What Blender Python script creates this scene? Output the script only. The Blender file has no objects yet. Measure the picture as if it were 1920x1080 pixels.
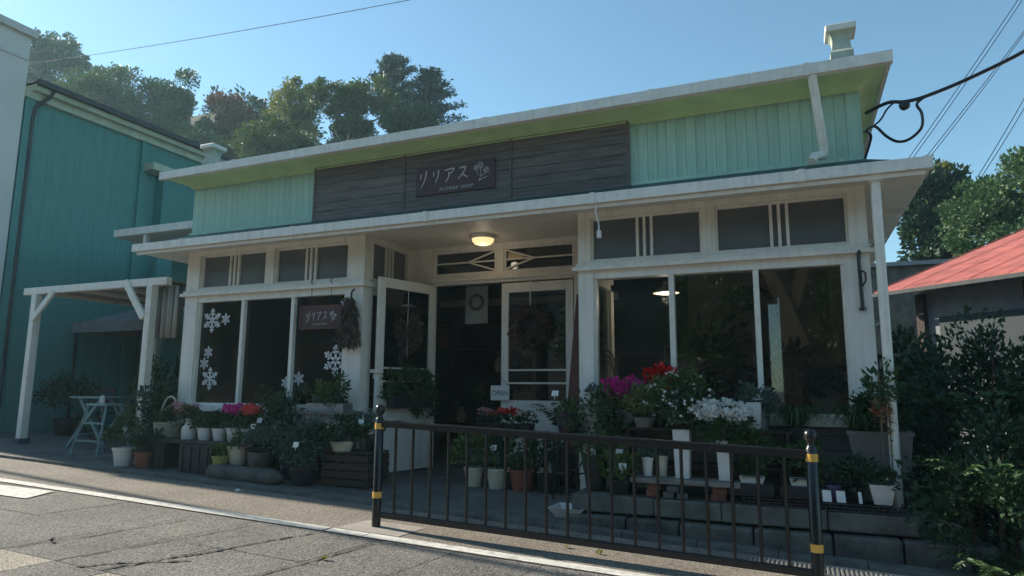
import bpy, math, random
import numpy as np
from mathutils import Vector, Matrix

S = bpy.context.scene
COL = S.collection
R = math.radians
random.seed(7)
rng = np.random.default_rng(11)

# ------------------------------------------------------------------ camera
cam = bpy.data.cameras.new('camera')
cam.lens = 23.36
cam.sensor_width = 36.0
cam.clip_start = 0.05
cam.clip_end = 1500
camo = bpy.data.objects.new('camera', cam)
COL.objects.link(camo)
_f = Vector((-0.38766, 0.90970, 0.14890)).normalized()
camo.location = (0.0, -6.6, 0.95)
camo.rotation_euler = (_f.to_track_quat('-Z', 'Y').to_matrix().to_4x4() @ Matrix.Rotation(R(0.357), 4, 'Z')).to_euler()
S.camera = camo

# ------------------------------------------------------------------ sky, sun, exposure
SUN = Vector((-1.6, 0.150, 1.0)).normalized()
w = bpy.data.worlds.new('World')
S.world = w
w.use_nodes = True
nt = w.node_tree
sky = nt.nodes.new('ShaderNodeTexSky')
sky.sky_type = 'NISHITA'
sky.sun_disc = False
sky.sun_elevation = math.asin(SUN.z)
sky.sun_rotation = math.atan2(SUN.x, SUN.y)
sky.air_density = 1.0
sky.dust_density = 0.2
sky.ozone_density = 2.6
bg = nt.nodes['Background']
bg.inputs[1].default_value = 0.11
tint = nt.nodes.new('ShaderNodeMix')
tint.data_type = 'RGBA'
tint.blend_type = 'MULTIPLY'
tint.inputs[0].default_value = 1.0
tint.inputs[7].default_value = (0.82, 1.0, 0.93, 1)
nt.links.new(sky.outputs[0], tint.inputs[6])
nt.links.new(tint.outputs[2], bg.inputs[0])
sl = bpy.data.lights.new('sun', 'SUN')
sl.energy = 5.0
sl.angle = R(0.55)
sl.color = (1.0, 0.90, 0.76)
so = bpy.data.objects.new('sun', sl)
COL.objects.link(so)
so.rotation_euler = SUN.to_track_quat('Z', 'Y').to_euler()
so.location = (-24, 3, 16)
S.view_settings.view_transform = 'Standard'
S.view_settings.look = 'None'
S.view_settings.gamma = 1.0
S.view_settings.exposure = 0.88
S.cycles.max_bounces = 8
S.cycles.transparent_max_bounces = 16


# ------------------------------------------------------------------ helpers
def zg(x):
    x = min(14.0, max(-22.0, x))
    return -0.195 - 0.033 * (x + 3.5)


def link_nodes(m):
    m.use_nodes = True
    return m.node_tree.nodes, m.node_tree.links


MATS = {}


def paint(name, col, rough=0.55, var=0.12, scale=6.0, bump=0.0, bscale=40.0, metal=0.0, alt=None, spec=0.4, stretch=None, objvar=0.0, streak=0.0):
    """procedural painted / plain surface: base colour with blotchy wear, optional relief"""
    if name in MATS:
        return MATS[name]
    m = bpy.data.materials.new(name)
    n, l = link_nodes(m)
    b = n['Principled BSDF']
    b.inputs['Roughness'].default_value = rough
    b.inputs['Metallic'].default_value = metal
    b.inputs['Specular IOR Level'].default_value = spec
    tc = n.new('ShaderNodeTexCoord')
    mp = n.new('ShaderNodeMapping')
    l.new(tc.outputs['Object'], mp.inputs[0])
    if stretch:
        mp.inputs['Scale'].default_value = stretch
    nz = n.new('ShaderNodeTexNoise')
    nz.inputs['Scale'].default_value = scale
    nz.inputs['Detail'].default_value = 6
    nz.inputs['Roughness'].default_value = 0.65
    l.new(mp.outputs[0], nz.inputs['Vector'])
    mx = n.new('ShaderNodeMix')
    mx.data_type = 'RGBA'
    a = alt if alt else tuple(c * (1 - 2.2 * var) for c in col)
    mx.inputs[6].default_value = (*[min(1, c * (1 + 0.4 * var)) for c in col], 1)
    mx.inputs[7].default_value = (*[max(0.0, c) for c in a], 1)
    rp = n.new('ShaderNodeMapRange')
    rp.inputs[1].default_value = 0.35
    rp.inputs[2].default_value = 0.72
    l.new(nz.outputs[0], rp.inputs[0])
    l.new(rp.outputs[0], mx.inputs[0])
    out = mx.outputs[2]
    if streak:
        ge = n.new('ShaderNodeNewGeometry')
        mp2 = n.new('ShaderNodeMapping')
        mp2.inputs['Scale'].default_value = (22, 22, 0.9)
        l.new(ge.outputs['Position'], mp2.inputs[0])
        ns = n.new('ShaderNodeTexNoise')
        ns.inputs['Scale'].default_value = 1.0
        ns.inputs['Detail'].default_value = 5
        l.new(mp2.outputs[0], ns.inputs['Vector'])
        ms = n.new('ShaderNodeMapRange')
        ms.inputs[1].default_value = 0.48
        ms.inputs[2].default_value = 0.78
        ms.inputs[3].default_value = 1.0
        ms.inputs[4].default_value = 1.0 - streak
        l.new(ns.outputs[0], ms.inputs[0])
        hv = n.new('ShaderNodeHueSaturation')
        l.new(ms.outputs[0], hv.inputs['Value'])
        l.new(out, hv.inputs['Color'])
        out = hv.outputs[0]
    if objvar:
        oi = n.new('ShaderNodeObjectInfo')
        mr = n.new('ShaderNodeMapRange')
        mr.inputs[3].default_value = 1 - objvar
        mr.inputs[4].default_value = 1 + objvar
        l.new(oi.outputs['Random'], mr.inputs[0])
        hs = n.new('ShaderNodeHueSaturation')
        l.new(mr.outputs[0], hs.inputs['Value'])
        l.new(out, hs.inputs['Color'])
        out = hs.outputs[0]
    l.new(out, b.inputs['Base Color'])
    if bump:
        n2 = n.new('ShaderNodeTexNoise')
        n2.inputs['Scale'].default_value = bscale
        n2.inputs['Detail'].default_value = 8
        l.new(mp.outputs[0], n2.inputs['Vector'])
        bp = n.new('ShaderNodeBump')
        bp.inputs['Strength'].default_value = bump
        bp.inputs['Distance'].default_value = 0.02
        l.new(n2.outputs[0], bp.inputs['Height'])
        l.new(bp.outputs[0], b.inputs['Normal'])
    MATS[name] = m
    return m


def asphalt(name, c1, c2, sc=260.0):
    if name in MATS:
        return MATS[name]
    m = bpy.data.materials.new(name)
    n, l = link_nodes(m)
    b = n['Principled BSDF']
    b.inputs['Roughness'].default_value = 0.85
    b.inputs['Specular IOR Level'].default_value = 0.25
    ge = n.new('ShaderNodeNewGeometry')
    vo = n.new('ShaderNodeTexVoronoi')
    vo.inputs['Scale'].default_value = sc / 2.4
    l.new(ge.outputs['Position'], vo.inputs['Vector'])
    nz = n.new('ShaderNodeTexNoise')
    nz.inputs['Scale'].default_value = 1.3
    nz.inputs['Detail'].default_value = 9
    nz.inputs['Roughness'].default_value = 0.7
    l.new(ge.outputs['Position'], nz.inputs['Vector'])
    mx = n.new('ShaderNodeMix')
    mx.data_type = 'RGBA'
    mx.inputs[6].default_value = (*c1, 1)
    mx.inputs[7].default_value = (*c2, 1)
    rp = n.new('ShaderNodeMapRange')
    rp.inputs[1].default_value = 0.32
    rp.inputs[2].default_value = 0.7
    l.new(nz.outputs[0], rp.inputs[0])
    l.new(rp.outputs[0], mx.inputs[0])
    m2 = n.new('ShaderNodeMix')
    m2.data_type = 'RGBA'
    m2.blend_type = 'OVERLAY'
    m2.inputs[0].default_value = 0.6
    l.new(mx.outputs[2], m2.inputs[6])
    sv = n.new('ShaderNodeSeparateColor')
    l.new(vo.outputs['Color'], sv.inputs[0])
    l.new(sv.outputs[0], m2.inputs[7])
    l.new(m2.outputs[2], b.inputs['Base Color'])
    bp = n.new('ShaderNodeBump')
    bp.inputs['Strength'].default_value = 0.9
    bp.inputs['Distance'].default_value = 0.009
    n3 = n.new('ShaderNodeTexNoise')
    n3.inputs['Scale'].default_value = sc / 3.4
    n3.inputs['Detail'].default_value = 4
    l.new(ge.outputs['Position'], n3.inputs['Vector'])
    l.new(n3.outputs[0], bp.inputs['Height'])
    l.new(bp.outputs[0], b.inputs['Normal'])
    MATS[name] = m
    return m


def leafmat(name, c1, c2, trans=0.25, rough=0.5):
    if name in MATS:
        return MATS[name]
    m = bpy.data.materials.new(name)
    n, l = link_nodes(m)
    b = n['Principled BSDF']
    b.inputs['Roughness'].default_value = rough
    b.inputs['Specular IOR Level'].default_value = 0.35
    ge = n.new('ShaderNodeNewGeometry')
    mx = n.new('ShaderNodeMix')
    mx.data_type = 'RGBA'
    mx.inputs[6].default_value = (*c1, 1)
    mx.inputs[7].default_value = (*c2, 1)
    l.new(ge.outputs['Random Per Island'], mx.inputs[0])
    l.new(mx.outputs[2], b.inputs['Base Color'])
    tr = n.new('ShaderNodeBsdfTranslucent')
    l.new(mx.outputs[2], tr.inputs[0])
    ms = n.new('ShaderNodeMixShader')
    ms.inputs[0].default_value = trans
    l.new(b.outputs[0], ms.inputs[1])
    l.new(tr.outputs[0], ms.inputs[2])
    l.new(ms.outputs[0], n['Material Output'].inputs[0])
    MATS[name] = m
    return m


def glass(name, tint=(0.86, 0.9, 0.9), rough=0.015):
    if name in MATS:
        return MATS[name]
    m = bpy.data.materials.new(name)
    n, l = link_nodes(m)
    n.remove(n['Principled BSDF'])
    t = n.new('ShaderNodeBsdfTransparent')
    t.inputs[0].default_value = (*tint, 1)
    g = n.new('ShaderNodeBsdfGlossy')
    g.inputs['Roughness'].default_value = rough
    fr = n.new('ShaderNodeFresnel')
    fr.inputs[0].default_value = 1.8
    ms = n.new('ShaderNodeMixShader')
    l.new(fr.outputs[0], ms.inputs[0])
    l.new(t.outputs[0], ms.inputs[1])
    l.new(g.outputs[0], ms.inputs[2])
    l.new(ms.outputs[0], n['Material Output'].inputs[0])
    MATS[name] = m
    return m


def frosted(name, col=(0.16, 0.17, 0.17)):
    if name in MATS:
        return MATS[name]
    m = bpy.data.materials.new(name)
    n, l = link_nodes(m)
    b = n['Principled BSDF']
    b.inputs['Base Color'].default_value = (*col, 1)
    b.inputs['Roughness'].default_value = 0.35
    tr = n.new('ShaderNodeBsdfTransparent')
    tr.inputs[0].default_value = (0.7, 0.72, 0.72, 1)
    nz = n.new('ShaderNodeTexNoise')
    nz.inputs['Scale'].default_value = 2.2
    tc = n.new('ShaderNodeTexCoord')
    l.new(tc.outputs['Object'], nz.inputs['Vector'])
    mr = n.new('ShaderNodeMapRange')
    mr.inputs[3].default_value = 0.15
    mr.inputs[4].default_value = 0.5
    l.new(nz.outputs[0], mr.inputs[0])
    ms = n.new('ShaderNodeMixShader')
    l.new(mr.outputs[0], ms.inputs[0])
    l.new(b.outputs[0], ms.inputs[1])
    l.new(tr.outputs[0], ms.inputs[2])
    l.new(ms.outputs[0], n['Material Output'].inputs[0])
    MATS[name] = m
    return m


def emit(name, col, s):
    if name in MATS:
        return MATS[name]
    m = bpy.data.materials.new(name)
    n, l = link_nodes(m)
    b = n['Principled BSDF']
    b.inputs['Base Color'].default_value = (0.8, 0.75, 0.65, 1)
    b.inputs['Emission Color'].default_value = (*col, 1)
    b.inputs['Emission Strength'].default_value = s
    MATS[name] = m
    return m


class MB:
    def __init__(s):
        s.v = []
        s.f = []

    def add(s, vs, fs):
        k = len(s.v)
        s.v += [tuple(p) for p in vs]
        s.f += [tuple(i + k for i in f) for f in fs]
        return s

    def box(s, x0, x1, y0, y1, z0, z1):
        return s.add([(x0, y0, z0), (x1, y0, z0), (x1, y1, z0), (x0, y1, z0), (x0, y0, z1), (x1, y0, z1), (x1, y1, z1), (x0, y1, z1)],
                     [(0, 3, 2, 1), (4, 5, 6, 7), (0, 1, 5, 4), (1, 2, 6, 5), (2, 3, 7, 6), (3, 0, 4, 7)])

    def hexa(s, b, t):
        return s.add(list(b) + list(t), [(0, 3, 2, 1), (4, 5, 6, 7), (0, 1, 5, 4), (1, 2, 6, 5), (2, 3, 7, 6), (3, 0, 4, 7)])

    def bar(s, p, q, wd, ht=None, up=(0, 0, 1)):
        ht = ht or wd
        p = Vector(p)
        q = Vector(q)
        d = (q - p).normalized()
        u = Vector(up)
        if abs(d.dot(u)) > 0.98:
            u = Vector((0, 1, 0))
        a = d.cross(u).normalized() * (wd / 2)
        c = a.cross(d).normalized() * (ht / 2)
        return s.hexa([p - a - c, p + a - c, p + a + c, p - a + c], [q - a - c, q + a - c, q + a + c, q - a + c])

    def tube(s, pts, r, n=8, cap=True):
        pts = [Vector(p) for p in pts]
        rs = r if isinstance(r, (list, tuple)) else [r] * len(pts)
        k = len(s.v)
        prev = None
        for i, p in enumerate(pts):
            d = (pts[min(i + 1, len(pts) - 1)] - pts[max(i - 1, 0)]).normalized()
            u = prev if prev is not None else (Vector((0, 0, 1)) if abs(d.z) < 0.9 else Vector((1, 0, 0)))
            a = (u - d * u.dot(d))
            if a.length < 1e-5:
                a = d.orthogonal()
            a.normalize()
            prev = a
            b = d.cross(a)
            for j in range(n):
                t = 2 * math.pi * j / n
                s.v.append(tuple(p + (a * math.cos(t) + b * math.sin(t)) * rs[i]))
        for i in range(len(pts) - 1):
            for j in range(n):
                a0 = k + i * n + j
                a1 = k + i * n + (j + 1) % n
                s.f.append((a0, a1, a1 + n, a0 + n))
        if cap:
            s.f.append(tuple(k + j for j in reversed(range(n))))
            s.f.append(tuple(k + (len(pts) - 1) * n + j for j in range(n)))
        return s

    def lathe(s, prof, c=(0, 0, 0), n=20, sq=False):
        k = len(s.v)
        if sq:
            n = 4
        off = math.pi / 4 if sq else 0
        for r, z in prof:
            r = r * (math.sqrt(2) if sq else 1)
            for j in range(n):
                t = 2 * math.pi * j / n + off
                s.v.append((c[0] + r * math.cos(t), c[1] + r * math.sin(t), c[2] + z))
        for i in range(len(prof) - 1):
            for j in range(n):
                a0 = k + i * n + j
                a1 = k + i * n + (j + 1) % n
                s.f.append((a0, a1, a1 + n, a0 + n))
        s.f.append(tuple(k + j for j in reversed(range(n))))
        s.f.append(tuple(k + (len(prof) - 1) * n + j for j in range(n)))
        return s

    def torus(s, c, R0, r, axis='Y', n=28, m=8):
        pts = []
        for i in range(n + 1):
            t = 2 * math.pi * i / n
            if axis == 'Y':
                pts.append((c[0] + R0 * math.cos(t), c[1], c[2] + R0 * math.sin(t)))
            else:
                pts.append((c[0] + R0 * math.cos(t), c[1] + R0 * math.sin(t), c[2]))
        return s.tube(pts, r, m, cap=False)

    def build(s, name, mat, parent=None, smooth=False, bevel=0.0):
        me = bpy.data.meshes.new(name)
        me.from_pydata(s.v, [], s.f)
        me.materials.append(mat)
        if smooth:
            me.shade_smooth()
            try:
                me.set_sharp_from_angle(angle=R(40))
            except Exception:
                pass
        o = bpy.data.objects.new(name, me)
        COL.objects.link(o)
        if parent:
            o.parent = parent
        if bevel:
            md = o.modifiers.new('bevel', 'BEVEL')
            md.width = bevel
            md.segments = 2
            md.limit_method = 'ANGLE'
        return o


def tag(o, label=None, cat=None, group=None, kind=None):
    if label:
        o['label'] = label
    if cat:
        o['category'] = cat
    if group:
        o['group'] = group
    if kind:
        o['kind'] = kind
    return o


def empty(name, loc, label, cat, group=None, rz=0.0):
    o = bpy.data.objects.new(name, None)
    o.empty_display_size = 0.1
    COL.objects.link(o)
    o.location = loc
    o.rotation_euler.z = rz
    return tag(o, label, cat, group)


def bx(name, mat, parent, *a, bevel=0.0):
    return MB().box(*a).build(name, mat, parent, bevel=bevel)


def piece(mesh_obj, parent, loc, name=None, rot=None, scale=None):
    o = mesh_obj.copy()
    if name:
        o.name = name
    COL.objects.link(o)
    o.parent = parent
    o.location = loc
    if rot:
        o.rotation_euler = rot
    if scale:
        o.scale = scale
    return o


# ---- leaves
def leaf_arrays(pos, axis, size, wr=0.5, bend=0.15, rg=rng):
    n = len(pos)
    axis = axis / (np.linalg.norm(axis, axis=1, keepdims=True) + 1e-9)
    ref = rg.normal(size=(n, 3))
    side = np.cross(axis, ref)
    side /= np.linalg.norm(side, axis=1, keepdims=True) + 1e-9
    nor = np.cross(side, axis)
    size = np.asarray(size).reshape(-1, 1) * np.ones((n, 1))
    a = pos
    tip = pos + axis * size - nor * size * bend
    mid = pos + axis * size * 0.5
    l = mid + side * size * wr * 0.5
    r = mid - side * size * wr * 0.5
    v = np.stack([a, r, tip, l], axis=1).reshape(-1, 3)
    return v


def leaf_obj(name, v, mat, parent=None, kind=None):
    n = len(v) // 4
    me = bpy.data.meshes.new(name)
    me.vertices.add(len(v))
    me.vertices.foreach_set('co', v.astype(np.float32).ravel())
    me.loops.add(4 * n)
    me.loops.foreach_set('vertex_index', np.arange(4 * n, dtype=np.int32))
    me.polygons.add(n)
    me.polygons.foreach_set('loop_start', np.arange(0, 4 * n, 4, dtype=np.int32))
    me.polygons.foreach_set('loop_total', np.full(n, 4, dtype=np.int32))
    me.update()
    me.validate()
    me.materials.append(mat)
    o = bpy.data.objects.new(name, me)
    COL.objects.link(o)
    if parent:
        o.parent = parent
    if kind:
        o['kind'] = kind
    return o


def blob_leaves(c, rad, n, size, clumps=24, spread=0.33, up=0.3, wr=0.5, fill=0.5, flat_bottom=False):
    """leaves gathered in clumps through an ellipsoid"""
    c = np.array(c, float)
    rad = np.array(rad, float)
    d = rng.normal(size=(clumps, 3))
    d /= np.linalg.norm(d, axis=1, keepdims=True)
    if flat_bottom:
        d[:, 2] = np.abs(d[:, 2]) * 1.2 - 0.25
    rr = fill + (1 - fill) * rng.random((clumps, 1)) ** 0.5
    cc = d * rr * 0.86
    cs = spread * (0.6 + 0.8 * rng.random(clumps))
    idx = rng.integers(0, clumps, n)
    off = rng.normal(size=(n, 3))
    off /= np.linalg.norm(off, axis=1, keepdims=True)
    off *= (rng.random((n, 1)) ** 0.45)
    p = cc[idx] + off * cs[idx][:, None]
    ax = off + 0.6 * d[idx] + np.array([0, 0, up]) + rng.normal(size=(n, 3)) * 0.5
    s = size * (0.6 + 0.8 * rng.random(n))
    return leaf_arrays(c + p * rad, ax, s, wr)


def blades(c, n, length, spread, wd=0.014, droop=0.6, seg=4, hmin=0.5):
    """long arching grass-like leaves, each a strip of quads"""
    out = []
    for i in range(n):
        a = rng.random() * 2 * math.pi
        L = length * (hmin + (1 - hmin) * rng.random())
        sp = spread * (0.25 + 0.75 * rng.random())
        b = np.array(c) + np.array([math.cos(a), math.sin(a), 0]) * rng.random() * 0.04
        d = np.array([math.cos(a), math.sin(a), 0])
        sd = np.array([-d[1], d[0], 0]) * wd
        pts = []
        for k in range(seg + 1):
            t = k / seg
            pts.append(b + d * sp * t ** 1.3 + np.array([0, 0, L * (t - droop * t ** 2.6)]))
        for k in range(seg):
            w0 = 1 - 0.9 * (k / seg) ** 2
            w1 = 1 - 0.9 * ((k + 1) / seg) ** 2
            out += [pts[k] - sd * w0, pts[k] + sd * w0, pts[k + 1] + sd * w1, pts[k + 1] - sd * w1]
    return np.array(out)


def fronds(c, n, length, leaf=0.05, droop=0.5, pairs=12, rise=0.8, wr=0.32, a0=0.0, a1=6.283):
    """pinnate fronds: midrib arcs carrying leaflets on both sides"""
    P, A, Z = [], [], []
    for i in range(n):
        a = a0 + (a1 - a0) * rng.random()
        L = length * (0.65 + 0.4 * rng.random())
        d = np.array([math.cos(a), math.sin(a), 0])
        sd = np.array([-d[1], d[0], 0])
        for k in range(pairs):
            t = (k + 1) / pairs
            p = np.array(c) + d * L * t * 0.8 + np.array([0, 0, L * (rise * t - droop * t * t * 1.4)])
            for sgn in (-1, 1):
                P.append(p)
                A.append(sd * sgn + d * 0.5 + np.array([0, 0, -0.25]) + rng.normal(size=3) * 0.12)
                Z.append(leaf * (1.25 - 0.9 * t))
    return leaf_arrays(np.array(P), np.array(A), np.array(Z), wr)


# ------------------------------------------------------------------ materials
WHITE = paint('white_paint', (0.76, 0.72, 0.64), 0.5, 0.06, 5.0, 0.06, 60, stretch=(1, 1, 0.35), streak=0.16)
WHITE2 = paint('white_trim_paint', (0.78, 0.74, 0.66), 0.45, 0.07, 9.0, 0.05, 60, streak=0.16)
GREEN = paint('green_board_paint', (0.44, 0.63, 0.49), 0.6, 0.09, 4.0, 0.08, 50, stretch=(1, 1, 0.3), objvar=0.06, streak=0.16)
GREENS = paint('green_soffit_paint', (0.54, 0.72, 0.36), 0.6, 0.10, 3.0, 0.05, 40)
TEAL = paint('teal_siding_paint', (0.085, 0.27, 0.245), 0.7, 0.12, 1.5, 0.05, 30, stretch=(1, 1, 0.25), streak=0.16)
TRIMG = paint('pale_green_trim', (0.42, 0.48, 0.36), 0.55, 0.12)
ROOFG = paint('dark_green_roof', (0.03, 0.09, 0.08), 0.5, 0.2)
PLANK = paint('weathered_plank', (0.18, 0.155, 0.14), 0.75, 0.25, 7.0, 0.3, 30, stretch=(0.35, 1, 6), objvar=0.16, alt=(0.075, 0.062, 0.055))
SIGNB = paint('maroon_sign_board', (0.075, 0.036, 0.036), 0.5, 0.2, 14)
LETTER = paint('cream_lettering', (0.52, 0.48, 0.44), 0.5, 0.05)
BLACK = paint('black_iron', (0.007, 0.008, 0.010), 0.28, 0.2, 20, spec=0.5)
GOLD = paint('gold_band', (0.75, 0.42, 0.08), 0.35, 0.1, 20)
CONC = paint('concrete', (0.13, 0.132, 0.118), 0.85, 0.3, 3.5, 0.35, 30)
STONE = paint('weathered_stone', (0.12, 0.118, 0.105), 0.85, 0.3, 5.0, 0.6, 22, objvar=0.12)
BARK = paint('bark', (0.07, 0.05, 0.035), 0.9, 0.3, 8, 0.6, 20)
WPOT = paint('white_pot', (0.66, 0.64, 0.60), 0.45, 0.08, 14)
CREAMP = paint('cream_pot', (0.55, 0.49, 0.36), 0.5, 0.1, 12)
TERRA = paint('terracotta', (0.26, 0.085, 0.05), 0.75, 0.18, 10)
DARKP = paint('dark_plastic', (0.02, 0.022, 0.028), 0.45, 0.2)
DWOOD = paint('dark_wood', (0.05, 0.032, 0.024), 0.65, 0.25, 6, 0.2, 30, stretch=(1, 1, 4), objvar=0.15)
RWOOD = paint('red_brown_wood', (0.13, 0.045, 0.03), 0.6, 0.2, 6, 0.2, 30)
GREYW = paint('grey_wood', (0.22, 0.205, 0.185), 0.75, 0.22, 5, 0.25, 30, stretch=(1, 6, 6), objvar=0.1)
TIN = paint('galvanised_tin', (0.30, 0.33, 0.35), 0.4, 0.15, 12, metal=0.6)
TEALP = paint('pale_teal_paint', (0.17, 0.26, 0.26), 0.5, 0.12)
TAGW = paint('white_tag', (0.72, 0.72, 0.70), 0.5, 0.04)
GLASS = glass('window_glass')
FROST = frosted('frosted_glass')
SOIL = paint('soil', (0.03, 0.022, 0.016), 0.95, 0.3, 40, 0.5, 60)
STICK = paint('white_sticker', (0.78, 0.78, 0.80), 0.5, 0.05)

L_DARK = leafmat('leaf_dark', (0.014, 0.042, 0.018), (0.04, 0.085, 0.036), 0.2)
L_MID = leafmat('leaf_mid', (0.025, 0.06, 0.02), (0.06, 0.115, 0.035), 0.25)
L_FRESH = leafmat('leaf_fresh', (0.035, 0.085, 0.025), (0.08, 0.15, 0.045), 0.3)
L_LIGHT = leafmat('leaf_light', (0.06, 0.11, 0.025), (0.13, 0.18, 0.045), 0.3)
L_GREY = leafmat('leaf_greygreen', (0.05, 0.085, 0.065), (0.11, 0.15, 0.12), 0.2)
L_VAR = leafmat('leaf_variegated', (0.08, 0.12, 0.035), (0.26, 0.28, 0.13), 0.25)
L_TREE = leafmat('leaf_tree', (0.016, 0.055, 0.016), (0.05, 0.12, 0.03), 0.25)
L_TREEL = leafmat('leaf_tree_light', (0.10, 0.14, 0.02), (0.24, 0.25, 0.045), 0.35)
L_TREEM = leafmat('leaf_tree_fresh', (0.05, 0.095, 0.02), (0.11, 0.165, 0.035), 0.3)
L_TREEB = leafmat('leaf_tree_brown', (0.13, 0.065, 0.035), (0.22, 0.115, 0.065), 0.25)
L_CAM = leafmat('leaf_camphor', (0.04, 0.095, 0.035), (0.10, 0.175, 0.065), 0.25)
L_CON = leafmat('needle_blue_green', (0.015, 0.05, 0.035), (0.035, 0.085, 0.055), 0.15)
L_DRY = leafmat('dried_stem', (0.05, 0.032, 0.025), (0.12, 0.075, 0.055), 0.1)
F_MAG = leafmat('petal_magenta', (0.50, 0.012, 0.22), (0.75, 0.05, 0.38), 0.3)
F_CORAL = leafmat('petal_coral', (0.75, 0.06, 0.07), (0.85, 0.16, 0.13), 0.3)
F_RED = leafmat('petal_red', (0.55, 0.005, 0.008), (0.78, 0.02, 0.02), 0.3)
F_PINK = leafmat('petal_pink', (0.50, 0.22, 0.27), (0.62, 0.36, 0.38), 0.3)
F_WHITE = leafmat('petal_white', (0.70, 0.71, 0.66), (0.82, 0.82, 0.78), 0.3)

# ================================================================== GROUND
ground = MB()
xs = [-400, -120, -60, -22, 14, 60, 120, 400]
ys = [-400, -100, -30, -6.2, 6.0, 30, 100, 400]
for y in ys:
    for x in xs:
        ground.v.append((x, y, zg(x) - 0.06))
for j in range(7):
    for i in range(7):
        a = j * 8 + i
        ground.f.append((a, a + 1, a + 9, a + 8))
tag(ground.build('ground', asphalt('ground_asphalt', (0.13, 0.125, 0.115), (0.10, 0.097, 0.09))), kind='structure')


def strip(name, mat, x0, x1, y0, y1, dz, nx=2):
    m = MB()
    for i in range(nx + 1):
        x = x0 + (x1 - x0) * i / nx
        m.v += [(x, y0, zg(x) + dz), (x, y1, zg(x) + dz)]
    for i in range(nx):
        a = 2 * i
        m.f.append((a, a + 2, a + 3, a + 1))
    return tag(m.build(name, mat), kind='structure')


road = strip('road', asphalt('road_bed', (0.05, 0.048, 0.045), (0.04, 0.038, 0.036)), -22, 14, -11.0, -2.075, -0.02)
strip('pavement', asphalt('pavement_asphalt', (0.245, 0.215, 0.175), (0.165, 0.148, 0.125), 300), -22, 14, -2.075, -0.86, 0.0)
# road slabs with sawn joints
SLAB1 = asphalt('slab_asphalt', (0.20, 0.187, 0.165), (0.10, 0.097, 0.092), 240)
SLAB2 = asphalt('slab_pale', (0.37, 0.33, 0.26), (0.25, 0.225, 0.18), 300)
joints = [-13.2]
base_j = [-6.45, -5.78, -4.82, -4.25, -3.76, -3.02, -2.36]
x = -13.2
while x < -7.2:
    x += 0.6 + 0.3 * random.random()
    joints.append(x)
joints = [j for j in joints if j < -7.0] + base_j
x = -2.36
while x < 7:
    x += 0.55 + 0.3 * random.random()
    joints.append(x)
rows = [(-2.083, -2.86), (-2.86, -3.62), (-3.62, -4.45), (-4.45, -5.3), (-5.3, -6.1)]
for ri, (ya, yb) in enumerate(rows):
    for i in range(len(joints) - 1):
        x0, x1 = joints[i], joints[i + 1]
        g = 0.004
        sk = 0.12 * 1.0
        m = MB()
        nsub = 3

        def sx(x, y):
            return x + (-y - 2.1) * -0.13
        mat = SLAB2 if (ri >= 2 and (i * 7 + ri * 3) % 5 != 0) else SLAB1
        lift = 0.003 * random.random()
        b = []
        t = []
        for (xx, yy) in ((x0 + g, yb + g), (x1 - g, yb + g), (x1 - g, ya - g), (x0 + g, ya - g)):
            X = sx(xx, yy)
            b.append((X, yy, zg(X) - 0.03))
            t.append((X, yy, zg(X) + lift - 0.003))
        m.hexa(b, t)
        m.build('road_slab', mat, road)
strip('road_far_lane', asphalt('road_asphalt', (0.16, 0.15, 0.14), (0.12, 0.115, 0.105)), -22, 14, -11.0, -6.1, -0.004)
# white edge line, worn, broken by one joint
WL = paint('road_line_paint', (0.66, 0.64, 0.58), 0.75, 0.2, 14.0, 0.3, 120, alt=(0.36, 0.345, 0.31))
for (a, b) in ((-21.0, -3.585), (-3.55, -3.2), (-3.19, 3.0)):
    tag(strip('edge_line', WL, a, b, -2.07, -1.945, 0.004), kind='structure')
# pale painted block on the road
mk = MB()
for (X, Y) in ((-8.4, -2.62), (-6.62, -2.5), (-6.78, -2.14), (-8.5, -2.28)):
    mk.v.append((X, Y, zg(X) + 0.007))
mk.f.append((0, 1, 2, 3))
tag(mk.build('painted_road_mark', WL), kind='structure')
# post footing pad
pad = MB()
for (X, Y) in ((-3.55, -1.93), (-2.95, -1.93), (-2.92, -1.55), (-3.50, -1.55)):
    pad.v.append((X, Y, zg(X) + 0.004))
pad.f.append((0, 1, 2, 3))
tag(pad.build('footing_pad', paint('pad_concrete', (0.34, 0.31, 0.27), 0.85, 0.15, 9, 0.2, 60)), kind='structure')

# tar-dark cracks wandering over the slabs
def crack(pts, w0):
    m = MB()
    q = []
    for i in range(len(pts) - 1):
        a, b = Vector(pts[i]), Vector(pts[i + 1])
        for k in range(14):
            p = a.lerp(b, k / 14)
            q.append((p.x + random.uniform(-0.012, 0.012), p.y + random.uniform(-0.012, 0.012)))
    for (X, Y) in q:
        ww = w0 * random.uniform(0.25, 1.0)
        m.v += [(X - ww, Y, zg(X) + 0.0048), (X + ww, Y + ww * 0.3, zg(X) + 0.0048)]
    for i in range(len(q) - 1):
        a = 2 * i
        m.f.append((a, a + 2, a + 3, a + 1))
    tag(m.build('road_crack', MATS['road_bed']), kind='structure')


crack([(-4.02, -3.62), (-3.93, -3.3), (-3.80, -3.0), (-3.70, -2.6), (-3.56, -2.15)], 0.018)
crack([(-4.2, -3.66), (-4.05, -3.45), (-3.72, -3.2)], 0.028)
crack([(-3.12, -3.3), (-3.05, -2.7), (-2.98, -2.15)], 0.012)
crack([(-5.05, -3.75), (-4.86, -3.1), (-4.75, -2.2)], 0.010)
crack([(-4.45, -3.6), (-4.3, -3.0), (-4.16, -2.2)], 0.009)
crack([(-4.9, -2.95), (-4.3, -2.88), (-3.75, -2.9)], 0.008)

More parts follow.
